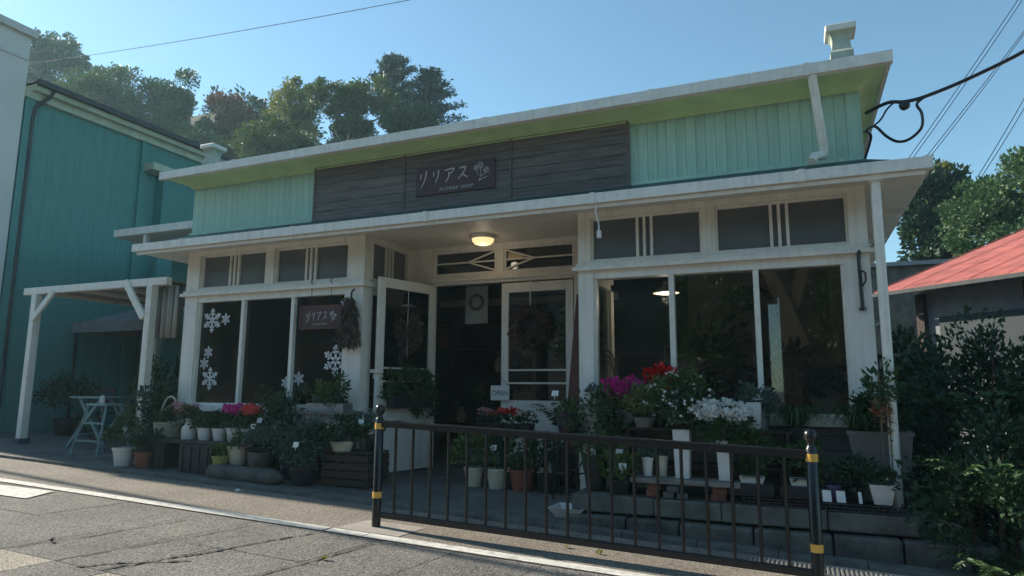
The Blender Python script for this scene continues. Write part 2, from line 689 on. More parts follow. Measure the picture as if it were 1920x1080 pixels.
# forecourt: slopes from the kerb up to the shop floor
def zf(x, y):
    t = min(1.0, max(0.0, (y + 0.86) / 0.8))
    t = t * t * (3 - 2 * t)
    return (1 - t) * (zg(x) + 0.03) + t * (-0.08 - 0.021 * (max(x, -16) + 4))


fc = MB()
fx = [-22, -16, -13, -11.5, -10, -9, -8, -7, -6, -5, -4.4, -3.8, -3.2, -2.6, -1.93]
fy = [-0.86, -0.7, -0.55, -0.4, -0.25, -0.06, 0.5, 1.1, 2, 4, 6.5]
for y in fy:
    for x in fx:
        fc.v.append((x, y, zf(x, y)))
for j in range(len(fy) - 1):
    for i in range(len(fx) - 1):
        a = j * len(fx) + i
        fc.f.append((a, a + 1, a + 1 + len(fx), a + len(fx)))
tag(fc.build('forecourt', paint('forecourt_concrete', (0.115, 0.115, 0.108), 0.85, 0.25, 2.5, 0.3, 35)), kind='structure')
kerb = empty('kerb', (0, -0.93, 0), 'low grey kerb stones in a row along the shop forecourt', 'kerb')
x = -14.0
while x < 4.0:
    L = 0.6
    m = MB()
    m.hexa([(x + 0.004, -0.07, zg(x) - 0.08), (x + L - 0.004, -0.07, zg(x + L) - 0.08), (x + L - 0.004, 0.07, zg(x + L) - 0.08), (x + 0.004, 0.07, zg(x) - 0.08)],
           [(x + 0.004, -0.06, zg(x) + 0.034), (x + L - 0.004, -0.06, zg(x + L) + 0.034), (x + L - 0.004, 0.07, zg(x + L) + 0.04), (x + 0.004, 0.07, zg(x) + 0.04)])
    m.build('kerb_stone', CONC, kerb)
    x += L

# hill behind the shop
hill = MB()
hx = np.linspace(-140, 60, 51)
hy = np.linspace(8, 130, 31)


def smst(t):
    t = min(1, max(0, t))
    return t * t * (3 - 2 * t)


def hz(x, y):
    return 19 * smst((-x - 12) / 34) * smst((y - 8) / 24) + 6.5 * smst((y - 14) / 26) - 0.4 + 9 * smst((y - 50) / 60)


for y in hy:
    for x in hx:
        hill.v.append((x, y, hz(x, y) + 0.5 * math.sin(x * 0.7) * math.sin(y * 0.6)))
for j in range(30):
    for i in range(50):
        a = j * 51 + i
        hill.f.append((a, a + 1, a + 52, a + 51))
tag(hill.build('hill', paint('hill_ground', (0.035, 0.05, 0.022), 0.95, 0.3, 0.5), smooth=True), kind='structure')

# ================================================================== FLOWER SHOP
shop = empty('flower_shop', (-3.5, 0, 0), 'single storey flower shop with mint green parapet and white window bays', 'shop')


def sp(name, mat, x0, x1, y0, y1, z0, z1, parent=None, bevel=0.0):
    """part in world coordinates, parented to the shop"""
    o = MB().box(x0 + 3.5, x1 + 3.5, y0, y1, z0, z1).build(name, mat, parent or shop, bevel=bevel)
    return o


def shb(mb, name, mat, parent=None, smooth=False):
    mb.v = [(a + 3.5, b, c) for a, b, c in mb.v]
    return mb.build(name, mat, parent or shop, smooth)


XL, XR = -7.69, 0.65
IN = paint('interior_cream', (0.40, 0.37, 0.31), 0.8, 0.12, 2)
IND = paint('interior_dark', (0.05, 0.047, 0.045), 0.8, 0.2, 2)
sp('shop_floor', paint('shop_floor_concrete', (0.10, 0.095, 0.09), 0.6, 0.2, 3), XL + 0.05, XR - 0.05, 1.0, 4.6, -0.3, -0.1)
sp('shop_floor', MATS['shop_floor_concrete'], XL + 0.05, -4.80, 0.08, 1.0, -0.3, -0.1)
sp('shop_floor', MATS['shop_floor_concrete'], -2.0, XR - 0.05, 0.08, 1.0, -0.3, -0.1)
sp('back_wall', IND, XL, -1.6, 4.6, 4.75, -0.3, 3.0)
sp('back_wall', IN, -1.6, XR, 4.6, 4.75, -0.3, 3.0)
sp('side_wall', WHITE, XL, XL + 0.1, 0.12, 4.6, -0.3, 2.95)
sp('side_wall', WHITE, XR - 0.1, XR, 0.12, 4.6, -0.3, 2.95)
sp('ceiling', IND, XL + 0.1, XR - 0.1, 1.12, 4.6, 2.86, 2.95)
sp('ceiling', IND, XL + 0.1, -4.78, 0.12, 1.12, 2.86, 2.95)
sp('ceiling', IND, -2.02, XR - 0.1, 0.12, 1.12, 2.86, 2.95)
sp('recess_ceiling', WHITE, -4.78, -2.02, 0.02, 1.12, 2.80, 2.90)


def bay(x0, x1, wl, wr, mulls, trs, tbars):
    # base under the window: dark horizontal boards
    z = zf(x0, -0.05) - 0.1 if x0 < -4 else -0.05
    zz = z
    while zz < 0.60:
        sp('base_board', GREYW, x0 + 0.02, x1 - 0.02, -0.0 + 0.004 * random.random(), 0.1, zz, min(0.62, zz + 0.115))
        zz += 0.12
    sp('window_sill', WHITE2, x0 - 0.02, x1 + 0.02, -0.06, 0.12, 0.63, 0.70)
    sp('corner_post', WHITE, x0, wl, -0.02, 0.18, -0.2, 2.16)
    sp('corner_post', WHITE, wr, x1, -0.02, 0.18, -0.2, 2.16)
    sp('window_head', WHITE, wl, wr, -0.01, 0.12, 2.075, 2.16)
    sp('sill_moulding', WHITE2, x0 - 0.05, x1 + 0.04, -0.075, 0.12, 2.16, 2.2)
    sp('sill_moulding', WHITE2, x0 - 0.02, x1 + 0.015, -0.045, 0.12, 2.2, 2.235)
    sp('transom_rail', WHITE, x0, x1, -0.02, 0.12, 2.235, 2.262)
    sp('transom_beam', WHITE, x0, x1, -0.02, 0.12, 2.72, 2.86)
    win = sp('shop_window', WHITE2, wl, wr, 0.02, 0.1, 0.70, 0.735)
    edges = [wl] + mulls + [wr]
    for a, b in zip(edges[:-1], edges[1:]):
        MB().box(a + 0.026 + 3.5, b - 0.026 + 3.5, 0.055, 0.061, 0.735, 2.075).build('pane', GLASS, win)
    for mx_ in mulls:
        MB().box(mx_ - 0.025 + 3.5, mx_ + 0.025 + 3.5, 0.0, 0.1, 0.735, 2.075).build('mullion', WHITE2, win)
    MB().box(wl + 3.5, wl + 0.025 + 3.5, 0.01, 0.1, 0.735, 2.075).build('mullion', WHITE2, win)
    MB().box(wr - 0.025 + 3.5, wr + 3.5, 0.01, 0.1, 0.735, 2.075).build('mullion', WHITE2, win)
    # transom lights
    prev = x0
    for (a, b), tb in zip(trs, tbars):
        sp('transom_post', WHITE, prev, a, -0.02, 0.12, 2.262, 2.72)
        prev = b
        t = MB()
        a2, b2 = a + 3.5, b + 3.5
        t.box(a2, b2, 0.02, 0.09, 2.262, 2.285)
        t.box(a2, b2, 0.02, 0.09, 2.70, 2.72)
        t.box(a2, a2 + 0.022, 0.02, 0.09, 2.285, 2.70)
        t.box(b2 - 0.022, b2, 0.02, 0.09, 2.285, 2.70)
        tw = t.build('transom_window', WHITE2, shop)
        MB().box(a2 + 0.022, b2 - 0.022, 0.055, 0.061, 2.285, 2.70).build('frosted_pane', FROST, tw)
        for k in (-1, 0, 1):
            c = tb + 3.5 + 0.072 * k
            MB().box(c - 0.014, c + 0.014, 0.025, 0.085, 2.285, 2.70).build('glazing_bar', WHITE2, tw)
    sp('transom_post', WHITE, prev, x1, -0.02, 0.12, 2.262, 2.72)


bay(XL, -4.75, -7.46, -5.02, [-6.66, -5.83], [(-7.46, -6.30), (-6.16, -5.0)], [-6.88, -5.60])
bay(-2.05, XR, -1.89, 0.44, [-1.1, -0.31], [(-1.92, -0.79), (-0.66, 0.50)], [-1.36, -0.08])

# recess side wall (left return): post, window, transom
YB = 1.05
for X, sg in ((-4.75, 1), (-2.05, -1)):
    xa, xb = (X - 0.1, X) if sg > 0 else (X, X + 0.1)
    sp('return_base', WHITE, xa, xb, 0.18, YB, -0.2, 0.66)
    sp('return_post', WHITE, xa, xb, 0.92, YB, 0.66, 2.16)
    sp('return_head', WHITE, xa, xb, 0.18, YB, 2.08, 2.262)
    sp('return_beam', WHITE, xa, xb, 0.12, YB, 2.72, 2.86)
    sp('return_post', WHITE, xa, xb, 0.12, 0.17, 2.262, 2.72)
    sp('return_post', WHITE, xa, xb, 0.95, YB, 2.262, 2.72)
    rw = sp('return_window', WHITE2, xa + 0.02, xb - 0.02, 0.18, 0.92, 0.66, 0.70)
    MB().box(xa + 0.05 + 3.5, xa + 0.056 + 3.5, 0.18, 0.92, 0.70, 2.08).build('pane', GLASS, rw)
    MB().box(xa + 0.03 + 3.5, xb - 0.03 + 3.5, 0.18, 0.21, 0.70, 2.08).build('mullion', WHITE2, rw)
    MB().box(xa + 0.03 + 3.5, xb - 0.03 + 3.5, 0.89, 0.92, 0.70, 2.08).build('mullion', WHITE2, rw)
    tw = sp('transom_window', WHITE2, xa + 0.02, xb - 0.02, 0.17, 0.95, 2.262, 2.285)
    MB().box(xa + 0.05 + 3.5, xa + 0.056 + 3.5, 0.17, 0.95, 2.285, 2.72).build('frosted_pane', FROST, tw)
    for k in (-1, 0, 1):
        c = 0.56 + k * 0.075
        MB().box(xa + 0.02 + 3.5, xb - 0.02 + 3.5, c - 0.014, c + 0.014, 2.285, 2.72).build('glazing_bar', WHITE2, tw)
    sp('sill_moulding', WHITE2, xb if sg > 0 else xa - 0.035, xb + 0.035 if sg > 0 else xa, 0.12, YB, 2.165, 2.225)

# back of the recess: door frame, diamond transoms, right door leaf
sp('door_post', WHITE, -4.75, -4.40, YB, YB + 0.1, -0.15, 2.80)
sp('door_post', WHITE, -2.44, -2.05, YB, YB + 0.1, -0.15, 2.80)
sp('door_head', WHITE, -4.40, -2.44, YB, YB + 0.1, 2.29, 2.42)
sp('door_head_moulding', WHITE2, -4.45, -2.40, YB - 0.03, YB, 2.33, 2.37)
sp('door_beam', WHITE, -4.40, -2.44, YB, YB + 0.1, 2.74, 2.86)
sp('transom_mullion', WHITE, -3.49, -3.38, YB, YB + 0.1, 2.42, 2.74)
for (a, b, tipx) in ((-4.40, -3.49, -3.90), (-3.38, -2.44, -2.97)):
    a2, b2 = a + 3.5, b + 3.5
    t = MB()
    t.box(a2, b2, YB + 0.02, YB + 0.08, 2.42, 2.445)
    t.box(a2, b2, YB + 0.02, YB + 0.08, 2.715, 2.74)
    t.box(a2, a2 + 0.025, YB + 0.02, YB + 0.08, 2.445, 2.715)
    t.box(b2 - 0.025, b2, YB + 0.02, YB + 0.08, 2.445, 2.715)
    tw = t.build('transom_window', WHITE2, shop)
    MB().box(a2 + 0.025, b2 - 0.025, YB + 0.05, YB + 0.056, 2.445, 2.715).build('pane', glass('transom_glass', (0.55, 0.58, 0.58)), tw)
    inner = b2 - 0.02 if a < -3.45 else a2 + 0.02
    tx = tipx + 3.5
    MB().bar((a2 + 0.02, YB + 0.035, 2.58), (b2 - 0.02, YB + 0.035, 2.58), 0.02, 0.02).build('glazing_bar', WHITE2, tw)
    MB().bar((tx, YB + 0.033, 2.58), (inner, YB + 0.033, 2.705), 0.018, 0.02).build('glazing_bar', WHITE2, tw)
    MB().bar((tx, YB + 0.033, 2.58), (inner, YB + 0.033, 2.455), 0.018, 0.02).build('glazing_bar', WHITE2, tw)


def door_leaf(name, label_parent, loc, rz, ww=0.95):
    d = bpy.data.objects.new(name, None)
    COL.objects.link(d)
    d.parent = shop
    d.location = (loc[0] + 3.5, loc[1], loc[2])
    d.rotation_euler.z = rz
    fr = MB()
    H = 2.33
    fr.box(0, 0.095, 0, 0.045, 0, H)
    fr.box(ww - 0.095, ww, 0, 0.045, 0, H)
    fr.box(0.095, ww - 0.095, 0, 0.045, H - 0.12, H)
    fr.box(0.095, ww - 0.095, 0, 0.045, 0.74, 0.86)
    fr.box(0.095, ww - 0.095, 0, 0.045, 0, 0.2)
    f = fr.build('door_frame', WHITE2, d)
    MB().box(0.095, ww - 0.095, 0.012, 0.033, 0.2, 0.74).build('door_panel', WHITE, d)
    MB().box(0.095, ww - 0.095, 0.02, 0.026, 0.86, H - 0.12).build('door_pane', GLASS, d)
    for zz in (1.06, 1.22):
        MB().box(0.095, ww - 0.095, 0.008, 0.038, zz, zz + 0.022).build('push_bar', WHITE2, d)
    return d


dr = door_leaf('door', None, (-3.41, YB + 0.02, -0.06), 0.0)
do = door_leaf('door', None, (-4.39, YB - 0.03, -0.05), R(-104.5))
do['label'] = 'open door leaf swung out along the recess'
hk = MB().lathe([(0.0, 0), (0.05, 0.01), (0.05, 0.03), (0, 0.04)], (0, 0, 0), 12)
knob = MB()
knob.box(0.86, 0.93, -0.05, -0.002, 1.1, 1.16)
knob.box(0.9, 0.97, -0.06, 0.09, 1.17, 1.21)
knob.build('door_handle', WHITE2, do)

# ---- ring roofs
def ring_roof(name, x0, x1, y0, y1, ix0, ix1, iy0, iy1, zs_in, zs_out, zt_out, zt_in, mt_soffit, mt_fascia, mt_top, cove=False):
    def ring(ax0, ax1, ay0, ay1, z):
        return [(ax0 + 3.5, ay0, z), (ax1 + 3.5, ay0, z), (ax1 + 3.5, ay1, z), (ax0 + 3.5, ay1, z)]

    def band(r0, r1):
        k = MB()
        k.v = r0 + r1
        k.f = [(i, (i + 1) % 4, 4 + (i + 1) % 4, 4 + i) for i in range(4)]
        return k
    if cove:
        k = MB()
        ks = 6
        for i in range(ks + 1):
            t = i / ks
            a = t * math.pi / 2
            u = 1 - math.cos(a)
            v = math.sin(a)
            u = 0.55 * u + 0.45 * t
            k.v += ring(ix0 + (x0 - ix0) * u, ix1 + (x1 - ix1) * u, iy0 + (y0 - iy0) * u, iy1 + (y1 - iy1) * u, zs_in + (zs_out - zs_in) * v)
        for s in range(ks):
            for i in range(4):
                a = s * 4
                k.f.append((a + i, a + (i + 1) % 4, a + 4 + (i + 1) % 4, a + 4 + i))
        k.build('soffit', mt_soffit, shop)
    else:
        band(ring(ix0, ix1, iy0, iy1, zs_in), ring(x0, x1, y0, y1, zs_out)).build('soffit', mt_soffit, shop)
    band(ring(x0, x1, y0, y1, zs_out), ring(x0, x1, y0, y1, zt_out)).build('fascia', mt_fascia, shop)
    return band(ring(x0, x1, y0, y1, zt_out), ring(ix0, ix1, iy0, iy1, zt_in)).build(name, mt_top, shop)


ring_roof('pent_roof', -8.03, 1.05, -0.52, 5.3, XL, XR, -0.02, 4.75, 2.785, 2.70, 2.80, 3.03, WHITE, WHITE2, ROOFG)
# eave trim: gutter and bead
g = MB()
g.box(-8.07, 1.092, -0.60, -0.522, 2.715, 2.812)
shb(g, 'gutter', WHITE2)
g = MB()
g.box(1.052, 1.09, -0.52, 5.3, 2.737, 2.808)
shb(g, 'gutter', WHITE2)
g = MB()
g.box(-8.02, 1.04, -0.56, -0.522, 2.675, 2.712)
shb(g, 'fascia_bead', WHITE)
for (zc_, y_, z0_, z1_, xs_) in ((0, -0.606, 2.709, 2.818, (-7.2, -5.4, -3.6, -1.75, 0.1)), (1, -0.421, 3.739, 3.856, (-6.6, -4.8, -3.0, -1.2, 0.2))):
    for xj in xs_:
        g = MB()
        g.box(xj, xj + 0.05, y_, y_ + 0.08, z0_, z1_)
        shb(g, 'gutter_joint', WHITE2)
# boards on the underside of the right-hand eave
for yy in (0.9, 2.0, 3.1, 4.2):
    g = MB()
    g.bar((0.66, yy, 2.765), (1.04, yy, 2.685), 0.09, 0.05)
    shb(g, 'eave_rafter', WHITE)

# parapet
sp('parapet_core', GREEN, XL + 0.02, XR - 0.02, 0.02, 4.7, 2.95, 3.74)
pw = sp('parapet_wall', GREEN, XL, XR, 0.0, 0.02, 3.0, 3.74)
bd = None
for (a, b, n) in ((XL + 0.01, -5.55, 21), (-1.49, XR - 0.01, 22)):
    wdt = (b - a) / n
    m0 = MB().box(-wdt / 2 + 0.0012, wdt / 2 - 0.0012, -0.010, 0.0, 3.055, 3.70).build('board', GREEN, pw, bevel=0.003)
    m0.location = (a + wdt / 2 + 3.5, -0.002, 0)
    for i in range(1, n):
        piece(m0, pw, (a + wdt * (i + 0.5) + 3.5, -0.001 - 0.0015 * random.random(), 0))
sp('parapet_rail', GREEN, XL - 0.01, -5.57, -0.04, -0.001, 3.02, 3.055)
sp('parapet_rail', GREEN, -1.47, XR + 0.01, -0.04, -0.001, 3.02, 3.055)
wb = 0.105
m0 = MB().box(XR - 0.001 + 3.5, XR + 0.02 + 3.5, -wb / 2 + 0.003, wb / 2 - 0.003, 3.02, 3.70).build('board', GREEN, pw)
m0.location = (0, 0.05, 0)
for i in range(1, 44):
    piece(m0, pw, (0, 0.05 + wb * i, 0))
# upper eave
ring_roof('parapet_roof', -7.88, 0.86, -0.34, 5.1, XL, XR, -0.028, 4.73, 3.68, 3.775, 3.845, 4.03, GREENS, WHITE2, ROOFG, cove=True)
g = MB()
g.box(-7.91, 0.902, -0.415, -0.342, 3.745, 3.85)
shb(g, 'gutter', WHITE2)
g = MB()
g.box(0.862, 0.90, -0.34, 5.1, 3.77, 3.848)
shb(g, 'gutter', WHITE2)
g = MB()
g.add([(XL + 3.5, 0.0, 4.04), (XR + 3.5, 0.0, 4.04), (XR + 3.5, 4.7, 4.04), (XL + 3.5, 4.7, 4.04), (-5.5 + 3.5, 2.35, 4.2), (-1.5 + 3.5, 2.35, 4.2)], [(0, 1, 5, 4), (1, 2, 5), (2, 3, 4, 5), (3, 0, 4)])
g.build('parapet_roof', ROOFG, shop)

# corner finials on the roof
FIN = paint('finial_paint', (0.50, 0.53, 0.42), 0.6, 0.15)
for (cx, cy, cz, s) in ((0.56, 0.2, 4.02, 1.0), (-7.62, 0.2, 4.0, 0.95)):
    fn = MB()
    prof = [(0.10, 0.0), (0.10, 0.14), (0.085, 0.17), (0.075, 0.26), (0.085, 0.31), (0.115, 0.345)]
    prof = [(r * s, z * s) for r, z in prof]
    fn.lathe(prof, (cx + 3.5, cy, cz), sq=True)
    f0 = fn.build('roof_finial', FIN, shop)
    MB().box(cx + 3.5 - 0.135 * s, cx + 3.5 + 0.135 * s, cy - 0.135 * s, cy + 0.135 * s, cz + 0.345 * s, cz + 0.415 * s).build('finial_cap', WHITE2, f0, bevel=0.012)

# downpipes
def pipe(pts, r, mat, name='downpipe'):
    g = MB()
    g.tube(pts, r, 12)
    return shb(g, name, mat, smooth=True)


pipe([(0.27, -0.37, 3.75), (0.27, -0.36, 3.70), (0.335, -0.12, 3.16), (0.335, -0.11, 3.11), (0.32, -0.13, 3.07), (0.25, -0.26, 3.03), (0.22, -0.32, 2.965)], 0.04, WHITE2)
pipe([(0.685, -0.50, 2.73), (0.685, -0.50, 2.66), (0.685, -0.49, 2.6), (0.685, -0.47, 2.3), (0.68, -0.45, 0.02)], 0.038, WHITE2)
pipe([(0.685, -0.50, 2.74), (0.685, -0.50, 2.67), (0.685, -0.50, 2.66)], [0.075, 0.06, 0.045], WHITE2, 'pipe_head')
for zz in (2.2, 1.5, 0.8):
    g = MB()
    g.box(0.66, 0.70, -0.46, 0.0, zz, zz + 0.02)
    shb(g, 'pipe_clip', TIN)
br = MB()
br.tube([(0.565, -0.055, 2.17), (0.56, -0.055, 2.10), (0.565, -0.055, 1.65)], 0.016, 8)
br.tube([(0.57, -0.06, 2.0), (0.60, -0.10, 1.97), (0.60, -0.10, 1.9), (0.575, -0.06, 1.86)], 0.008, 6)
br.lathe([(0.0, 0), (0.03, 0.005), (0.03, 0.03), (0.0, 0.035)], (0.565, -0.05, 2.15), 10)
br.lathe([(0.0, 0), (0.03, 0.005), (0.03, 0.03), (0.0, 0.035)], (0.565, -0.05, 1.64), 10)
tag(br.build('wall_bracket', BLACK), 'long black iron bracket fixed on the corner post near the downpipe', 'bracket')

# plinth under the right bay
pl = empty('plinth_wall', (-0.6, -0.4, 0), 'low concrete and stone plinth wall below the right window bay', 'wall')


def pp(name, mat, x0, x1, y0, y1, z0, z1, bevel=0.0):
    return MB().box(x0 + 0.6, x1 + 0.6, y0 + 0.4, y1 + 0.4, z0, z1).build(name, mat, pl, bevel=bevel)


x = -1.93
while x < 0.78:
    L = min(0.78 - x, 0.55 + 0.25 * random.random())
    if 0.78 - x - L < 0.2:
        L = 0.78 - x
    pp('concrete_block', CONC, x + 0.003, x + L - 0.003, -0.68 - 0.008 * random.random(), -0.02, -0.13, 0.012 + 0.006 * random.random(), 0.012)
    x += L
x = -1.95
while x < 0.95:
    L = 0.38 + 0.3 * random.random()
    pp('stone_block', STONE, x + 0.006, x + L - 0.006, -0.75 - 0.02 * random.random(), -0.04, zg(x) - 0.12, -0.145 - 0.012 * random.random(), 0.018)
    x += L

# ================================================================== SIGNS
PN = empty('fascia_cladding', (-3.52, -0.03, 3.03), 'long dark weathered plank panel fixed across the green parapet', 'panel')
for (a, b) in ((-5.52, -4.215), (-4.185, -2.83), (-2.80, -1.50)):
    z = 0.0
    hs = [0.105, 0.115, 0.11, 0.12, 0.105, 0.115]
    for h in hs:
        bx('plank', PLANK, PN, a + 3.52 + 0.004, b + 3.52 - 0.004, -0.02 - 0.006 * random.random(), 0.0, z + 0.002, z + h - 0.003)
        z += h
for xx in (-5.53, -4.2, -2.815, -1.49):
    bx('batten', PLANK, PN, xx + 3.52 - 0.014, xx + 3.52 + 0.014, -0.032, 0.0, 0.0, 0.68)
bx('panel_frame', PLANK, PN, -5.545 + 3.52, -1.475 + 3.52, -0.045, 0.0, 0.68, 0.712)
bx('panel_frame', PLANK, PN, -5.545 + 3.52, -1.475 + 3.52, -0.036, 0.0, -0.022, -0.001)


def stroke(m, pts, wds, sx, sz, ox, oz, y, th=0.003):
    pts = [Vector((ox + p[0] * sx, 0, oz + p[1] * sz)) for p in pts]
    # resample with catmull-like subdivision
    q = []
    n = len(pts)
    for i in range(n - 1):
        p0 = pts[max(0, i - 1)]
        p1 = pts[i]
        p2 = pts[i + 1]
        p3 = pts[min(n - 1, i + 2)]
        for k in range(5):
            t = k / 5
            q.append(0.5 * ((2 * p1) + (p2 - p0) * t + (2 * p0 - 5 * p1 + 4 * p2 - p3) * t * t + (3 * p1 - p0 - 3 * p2 + p3) * t ** 3))
    q.append(pts[-1])
    k0 = len(m.v)
    for i, p in enumerate(q):
        d = (q[min(i + 1, len(q) - 1)] - q[max(i - 1, 0)])
        d = d.normalized() if d.length > 1e-6 else Vector((1, 0, 0))
        s_ = Vector((-d.z, 0, d.x))
        t = i / (len(q) - 1)
        wd = (wds[0] * (1 - t) + wds[1] * t) * 0.5
        a = p + s_ * wd
        b = p - s_ * wd
        m.v += [(a.x, y, a.z), (b.x, y, b.z), (a.x, y + th, a.z), (b.x, y + th, b.z)]
    for i in range(len(q) - 1):
        a = k0 + 4 * i
        m.f += [(a, a + 4, a + 5, a + 1), (a, a + 2, a + 6, a + 4), (a + 1, a + 5, a + 7, a + 3)]


KANA = {
    'ri': [[(0.10, 0.80), (0.06, 0.45)], [(0.62, 0.98), (0.50, 0.45), (0.12, -0.12)]],
    'ri2': [[(0.10, 0.85), (0.08, 0.55)], [(0.62, 0.95), (0.55, 0.55), (0.30, 0.12)]],
    'a': [[(0.0, 0.85), (0.85, 0.92), (0.55, 0.62)], [(0.42, 0.72), (0.36, 0.40), (0.10, 0.08)]],
    'su': [[(0.12, 0.88), (0.70, 0.92), (0.40, 0.50), (0.0, 0.20)], [(0.42, 0.50), (0.66, 0.34), (0.92, 0.26)]],
}


def kana_word(parent, ox, oz, cw, hgt, y, wd, mat):
    m = MB()
    x = ox
    for ch, f in (('ri', 1.0), ('ri2', 0.92), ('a', 1.05), ('su', 1.0)):
        for st in KANA[ch]:
            stroke(m, st, (wd * 1.15, wd * 0.7), cw * 0.8 * f, hgt, x, oz, y)
        x += cw * f
    return m.build('lettering', mat, parent)


def flower_emblem(parent, ox, oz, s, y, mat, wd):
    m = MB()
    stroke(m, [(0.35, 0.0), (0.5, 0.35), (0.45, 0.8)], (wd, wd), s, s, ox, oz, y)
    stroke(m, [(0.45, 0.25), (0.75, 0.40), (0.8, 0.55)], (wd, wd), s, s, ox, oz, y)
    stroke(m, [(0.35, 0.0), (0.65, 0.12), (0.95, 0.2)], (wd * 2, wd), s, s, ox, oz, y)
    stroke(m, [(0.42, 0.3), (0.25, 0.5), (0.2, 0.7)], (wd, wd), s, s, ox, oz, y)
    for (cx, cz, r) in ((0.45, 0.95, 0.2), (0.85, 0.62, 0.18), (0.15, 0.82, 0.14)):
        for k in range(5):
            a = 2 * math.pi * k / 5 + 0.4
            p = [(cx + r * 0.25 * math.cos(a), cz + r * 0.25 * math.sin(a)), (cx + r * math.cos(a - 0.4), cz + r * math.sin(a - 0.4)), (cx + r * math.cos(a + 0.4), cz + r * math.sin(a + 0.4)), (cx + r * 0.25 * math.cos(a), cz + r * 0.25 * math.sin(a))]
            stroke(m, p, (wd * 0.8, wd * 0.8), s, s, ox, oz, y)
    return m.build('flower_emblem', mat, parent)


def text_part(name, body, size, loc, mat, parent, shear=0.0, space=1.0, ext=0.0015, rz=0.0):
    cu = bpy.data.curves.new('t', 'FONT')
    cu.body = body
    cu.size = size
    cu.shear = shear
    cu.space_character = space
    cu.extrude = ext
    cu.align_x = 'CENTER'
    ob = bpy.data.objects.new('t', cu)
    COL.objects.link(ob)
    dg = bpy.context.evaluated_depsgraph_get()
    me = bpy.data.meshes.new_from_object(ob.evaluated_get(dg))
    bpy.data.objects.remove(ob)
    bpy.data.curves.remove(cu)
    me.materials.clear()
    me.materials.append(mat)
    o = bpy.data.objects.new(name, me)
    COL.objects.link(o)
    o.parent = parent
    o.location = loc
    o.rotation_euler = (R(90), 0, rz)
    return o


sg = empty('shop_sign', (-3.51, -0.075, 3.17), 'maroon shop sign with cream lettering and flower emblem on the plank panel', 'sign')
bx('sign_board', SIGNB, sg, -0.515, 0.515, 0.0, 0.018, 0.0, 0.345, bevel=0.004)
kana_word(sg, -0.455, 0.115, 0.17, 0.185, -0.004, 0.015, LETTER)
flower_emblem(sg, 0.245, 0.10, 0.19, -0.004, LETTER, 0.0055)
text_part('small_lettering', 'FLOWER SHOP', 0.056, (0.02, -0.003, 0.035), LETTER, sg, shear=0.25, space=1.2)

hs_ = empty('hanging_sign', (-5.34, -0.06, 1.67), 'small hanging maroon sign with lettering inside a brown frame by the window', 'sign')
bx('sign_board', SIGNB, hs_, -0.29, 0.29, 0.0, 0.014, 0.0, 0.25)
fr = MB()
fr.box(-0.30, 0.30, -0.008, 0.018, 0.25, 0.272)
fr.box(-0.30, 0.30, -0.008, 0.018, -0.022, 0.0)
fr.box(-0.312, -0.29, -0.008, 0.018, -0.022, 0.272)
fr.box(0.29, 0.312, -0.008, 0.018, -0.022, 0.272)
fr.build('sign_frame', RWOOD, hs_)
kana_word(hs_, -0.21, 0.075, 0.085, 0.12, -0.003, 0.009, LETTER)
flower_emblem(hs_, 0.14, 0.08, 0.10, -0.003, LETTER, 0.006)
text_part('small_lettering', 'FLOWER SHOP', 0.03, (0.0, -0.003, 0.03), LETTER, hs_, shear=0.2, space=1.15)
for xx in (-0.15, 0.15):
    MB().tube([(xx, 0.005, 0.272), (xx, 0.005, 0.56)], 0.004, 6).build('hanging_cord', BLACK, hs_)
    MB().tube([(xx, 0.01, 0.60), (xx, -0.02, 0.58), (xx, -0.012, 0.555), (xx, 0.005, 0.555)], 0.006, 6).build('hook', BLACK, hs_)

os_ = empty('open_sign', (-3.40, YB - 0.035, 0.80), 'small white open sign hanging on the right shop door', 'sign')
bx('sign_board', TAGW, os_, -0.125, 0.125, 0.0, 0.01, 0.0, 0.18)
text_part('lettering', 'OPEN', 0.085, (0, -0.002, 0.06), paint('sign_ink', (0.08, 0.08, 0.08)), os_)
MB().tube([(-0.1, 0.004, 0.18), (0, 0.004, 0.30), (0.1, 0.004, 0.18)], 0.003, 5).build('hanging_cord', BLACK, os_)

# ================================================================== GUARD RAIL
fence = empty('guard_rail', (-3.3, -1.72, zg(-3.3)), 'black metal guard rail with gold bands standing on the pavement', 'railing')
X0, X1 = 0.0, 3.36
SL = -0.033


def fpost(x):
    zb = SL * x
    m = MB()
    m.lathe([(0.037, -0.05), (0.037, 0.88), (0.030, 0.89), (0.022, 0.905), (0.022, 0.915), (0.034, 0.93), (0.043, 0.955), (0.040, 0.985), (0.022, 1.005), (0.004, 1.01)], (x, 0, zb), 18)
    p = m.build('post', BLACK, fence, smooth=True)
    for zz in (0.80, 0.235):
        MB().lathe([(0.0395, 0), (0.0395, 0.05)], (x, 0, zb + zz), 18).build('gold_band', GOLD, p, smooth=True)


fpost(X0)
fpost(X1)
for (z0, h, wd, nm) in ((0.845, 0.055, 0.055, 'top_rail'), (0.10, 0.05, 0.04, 'bottom_rail')):
    MB().bar((X0 + 0.03, 0, z0 + SL * X0), (X1 - 0.03, 0, z0 + SL * X1), wd, h).build(nm, BLACK, fence, bevel=0.008)
for i in range(19):
    x = X0 + (X1 - X0) * (i + 1) / 20
    MB().tube([(x, 0, 0.10 + SL * x), (x, 0, 0.85 + SL * x)], 0.0125, 8).build('baluster', BLACK, fence, smooth=True)

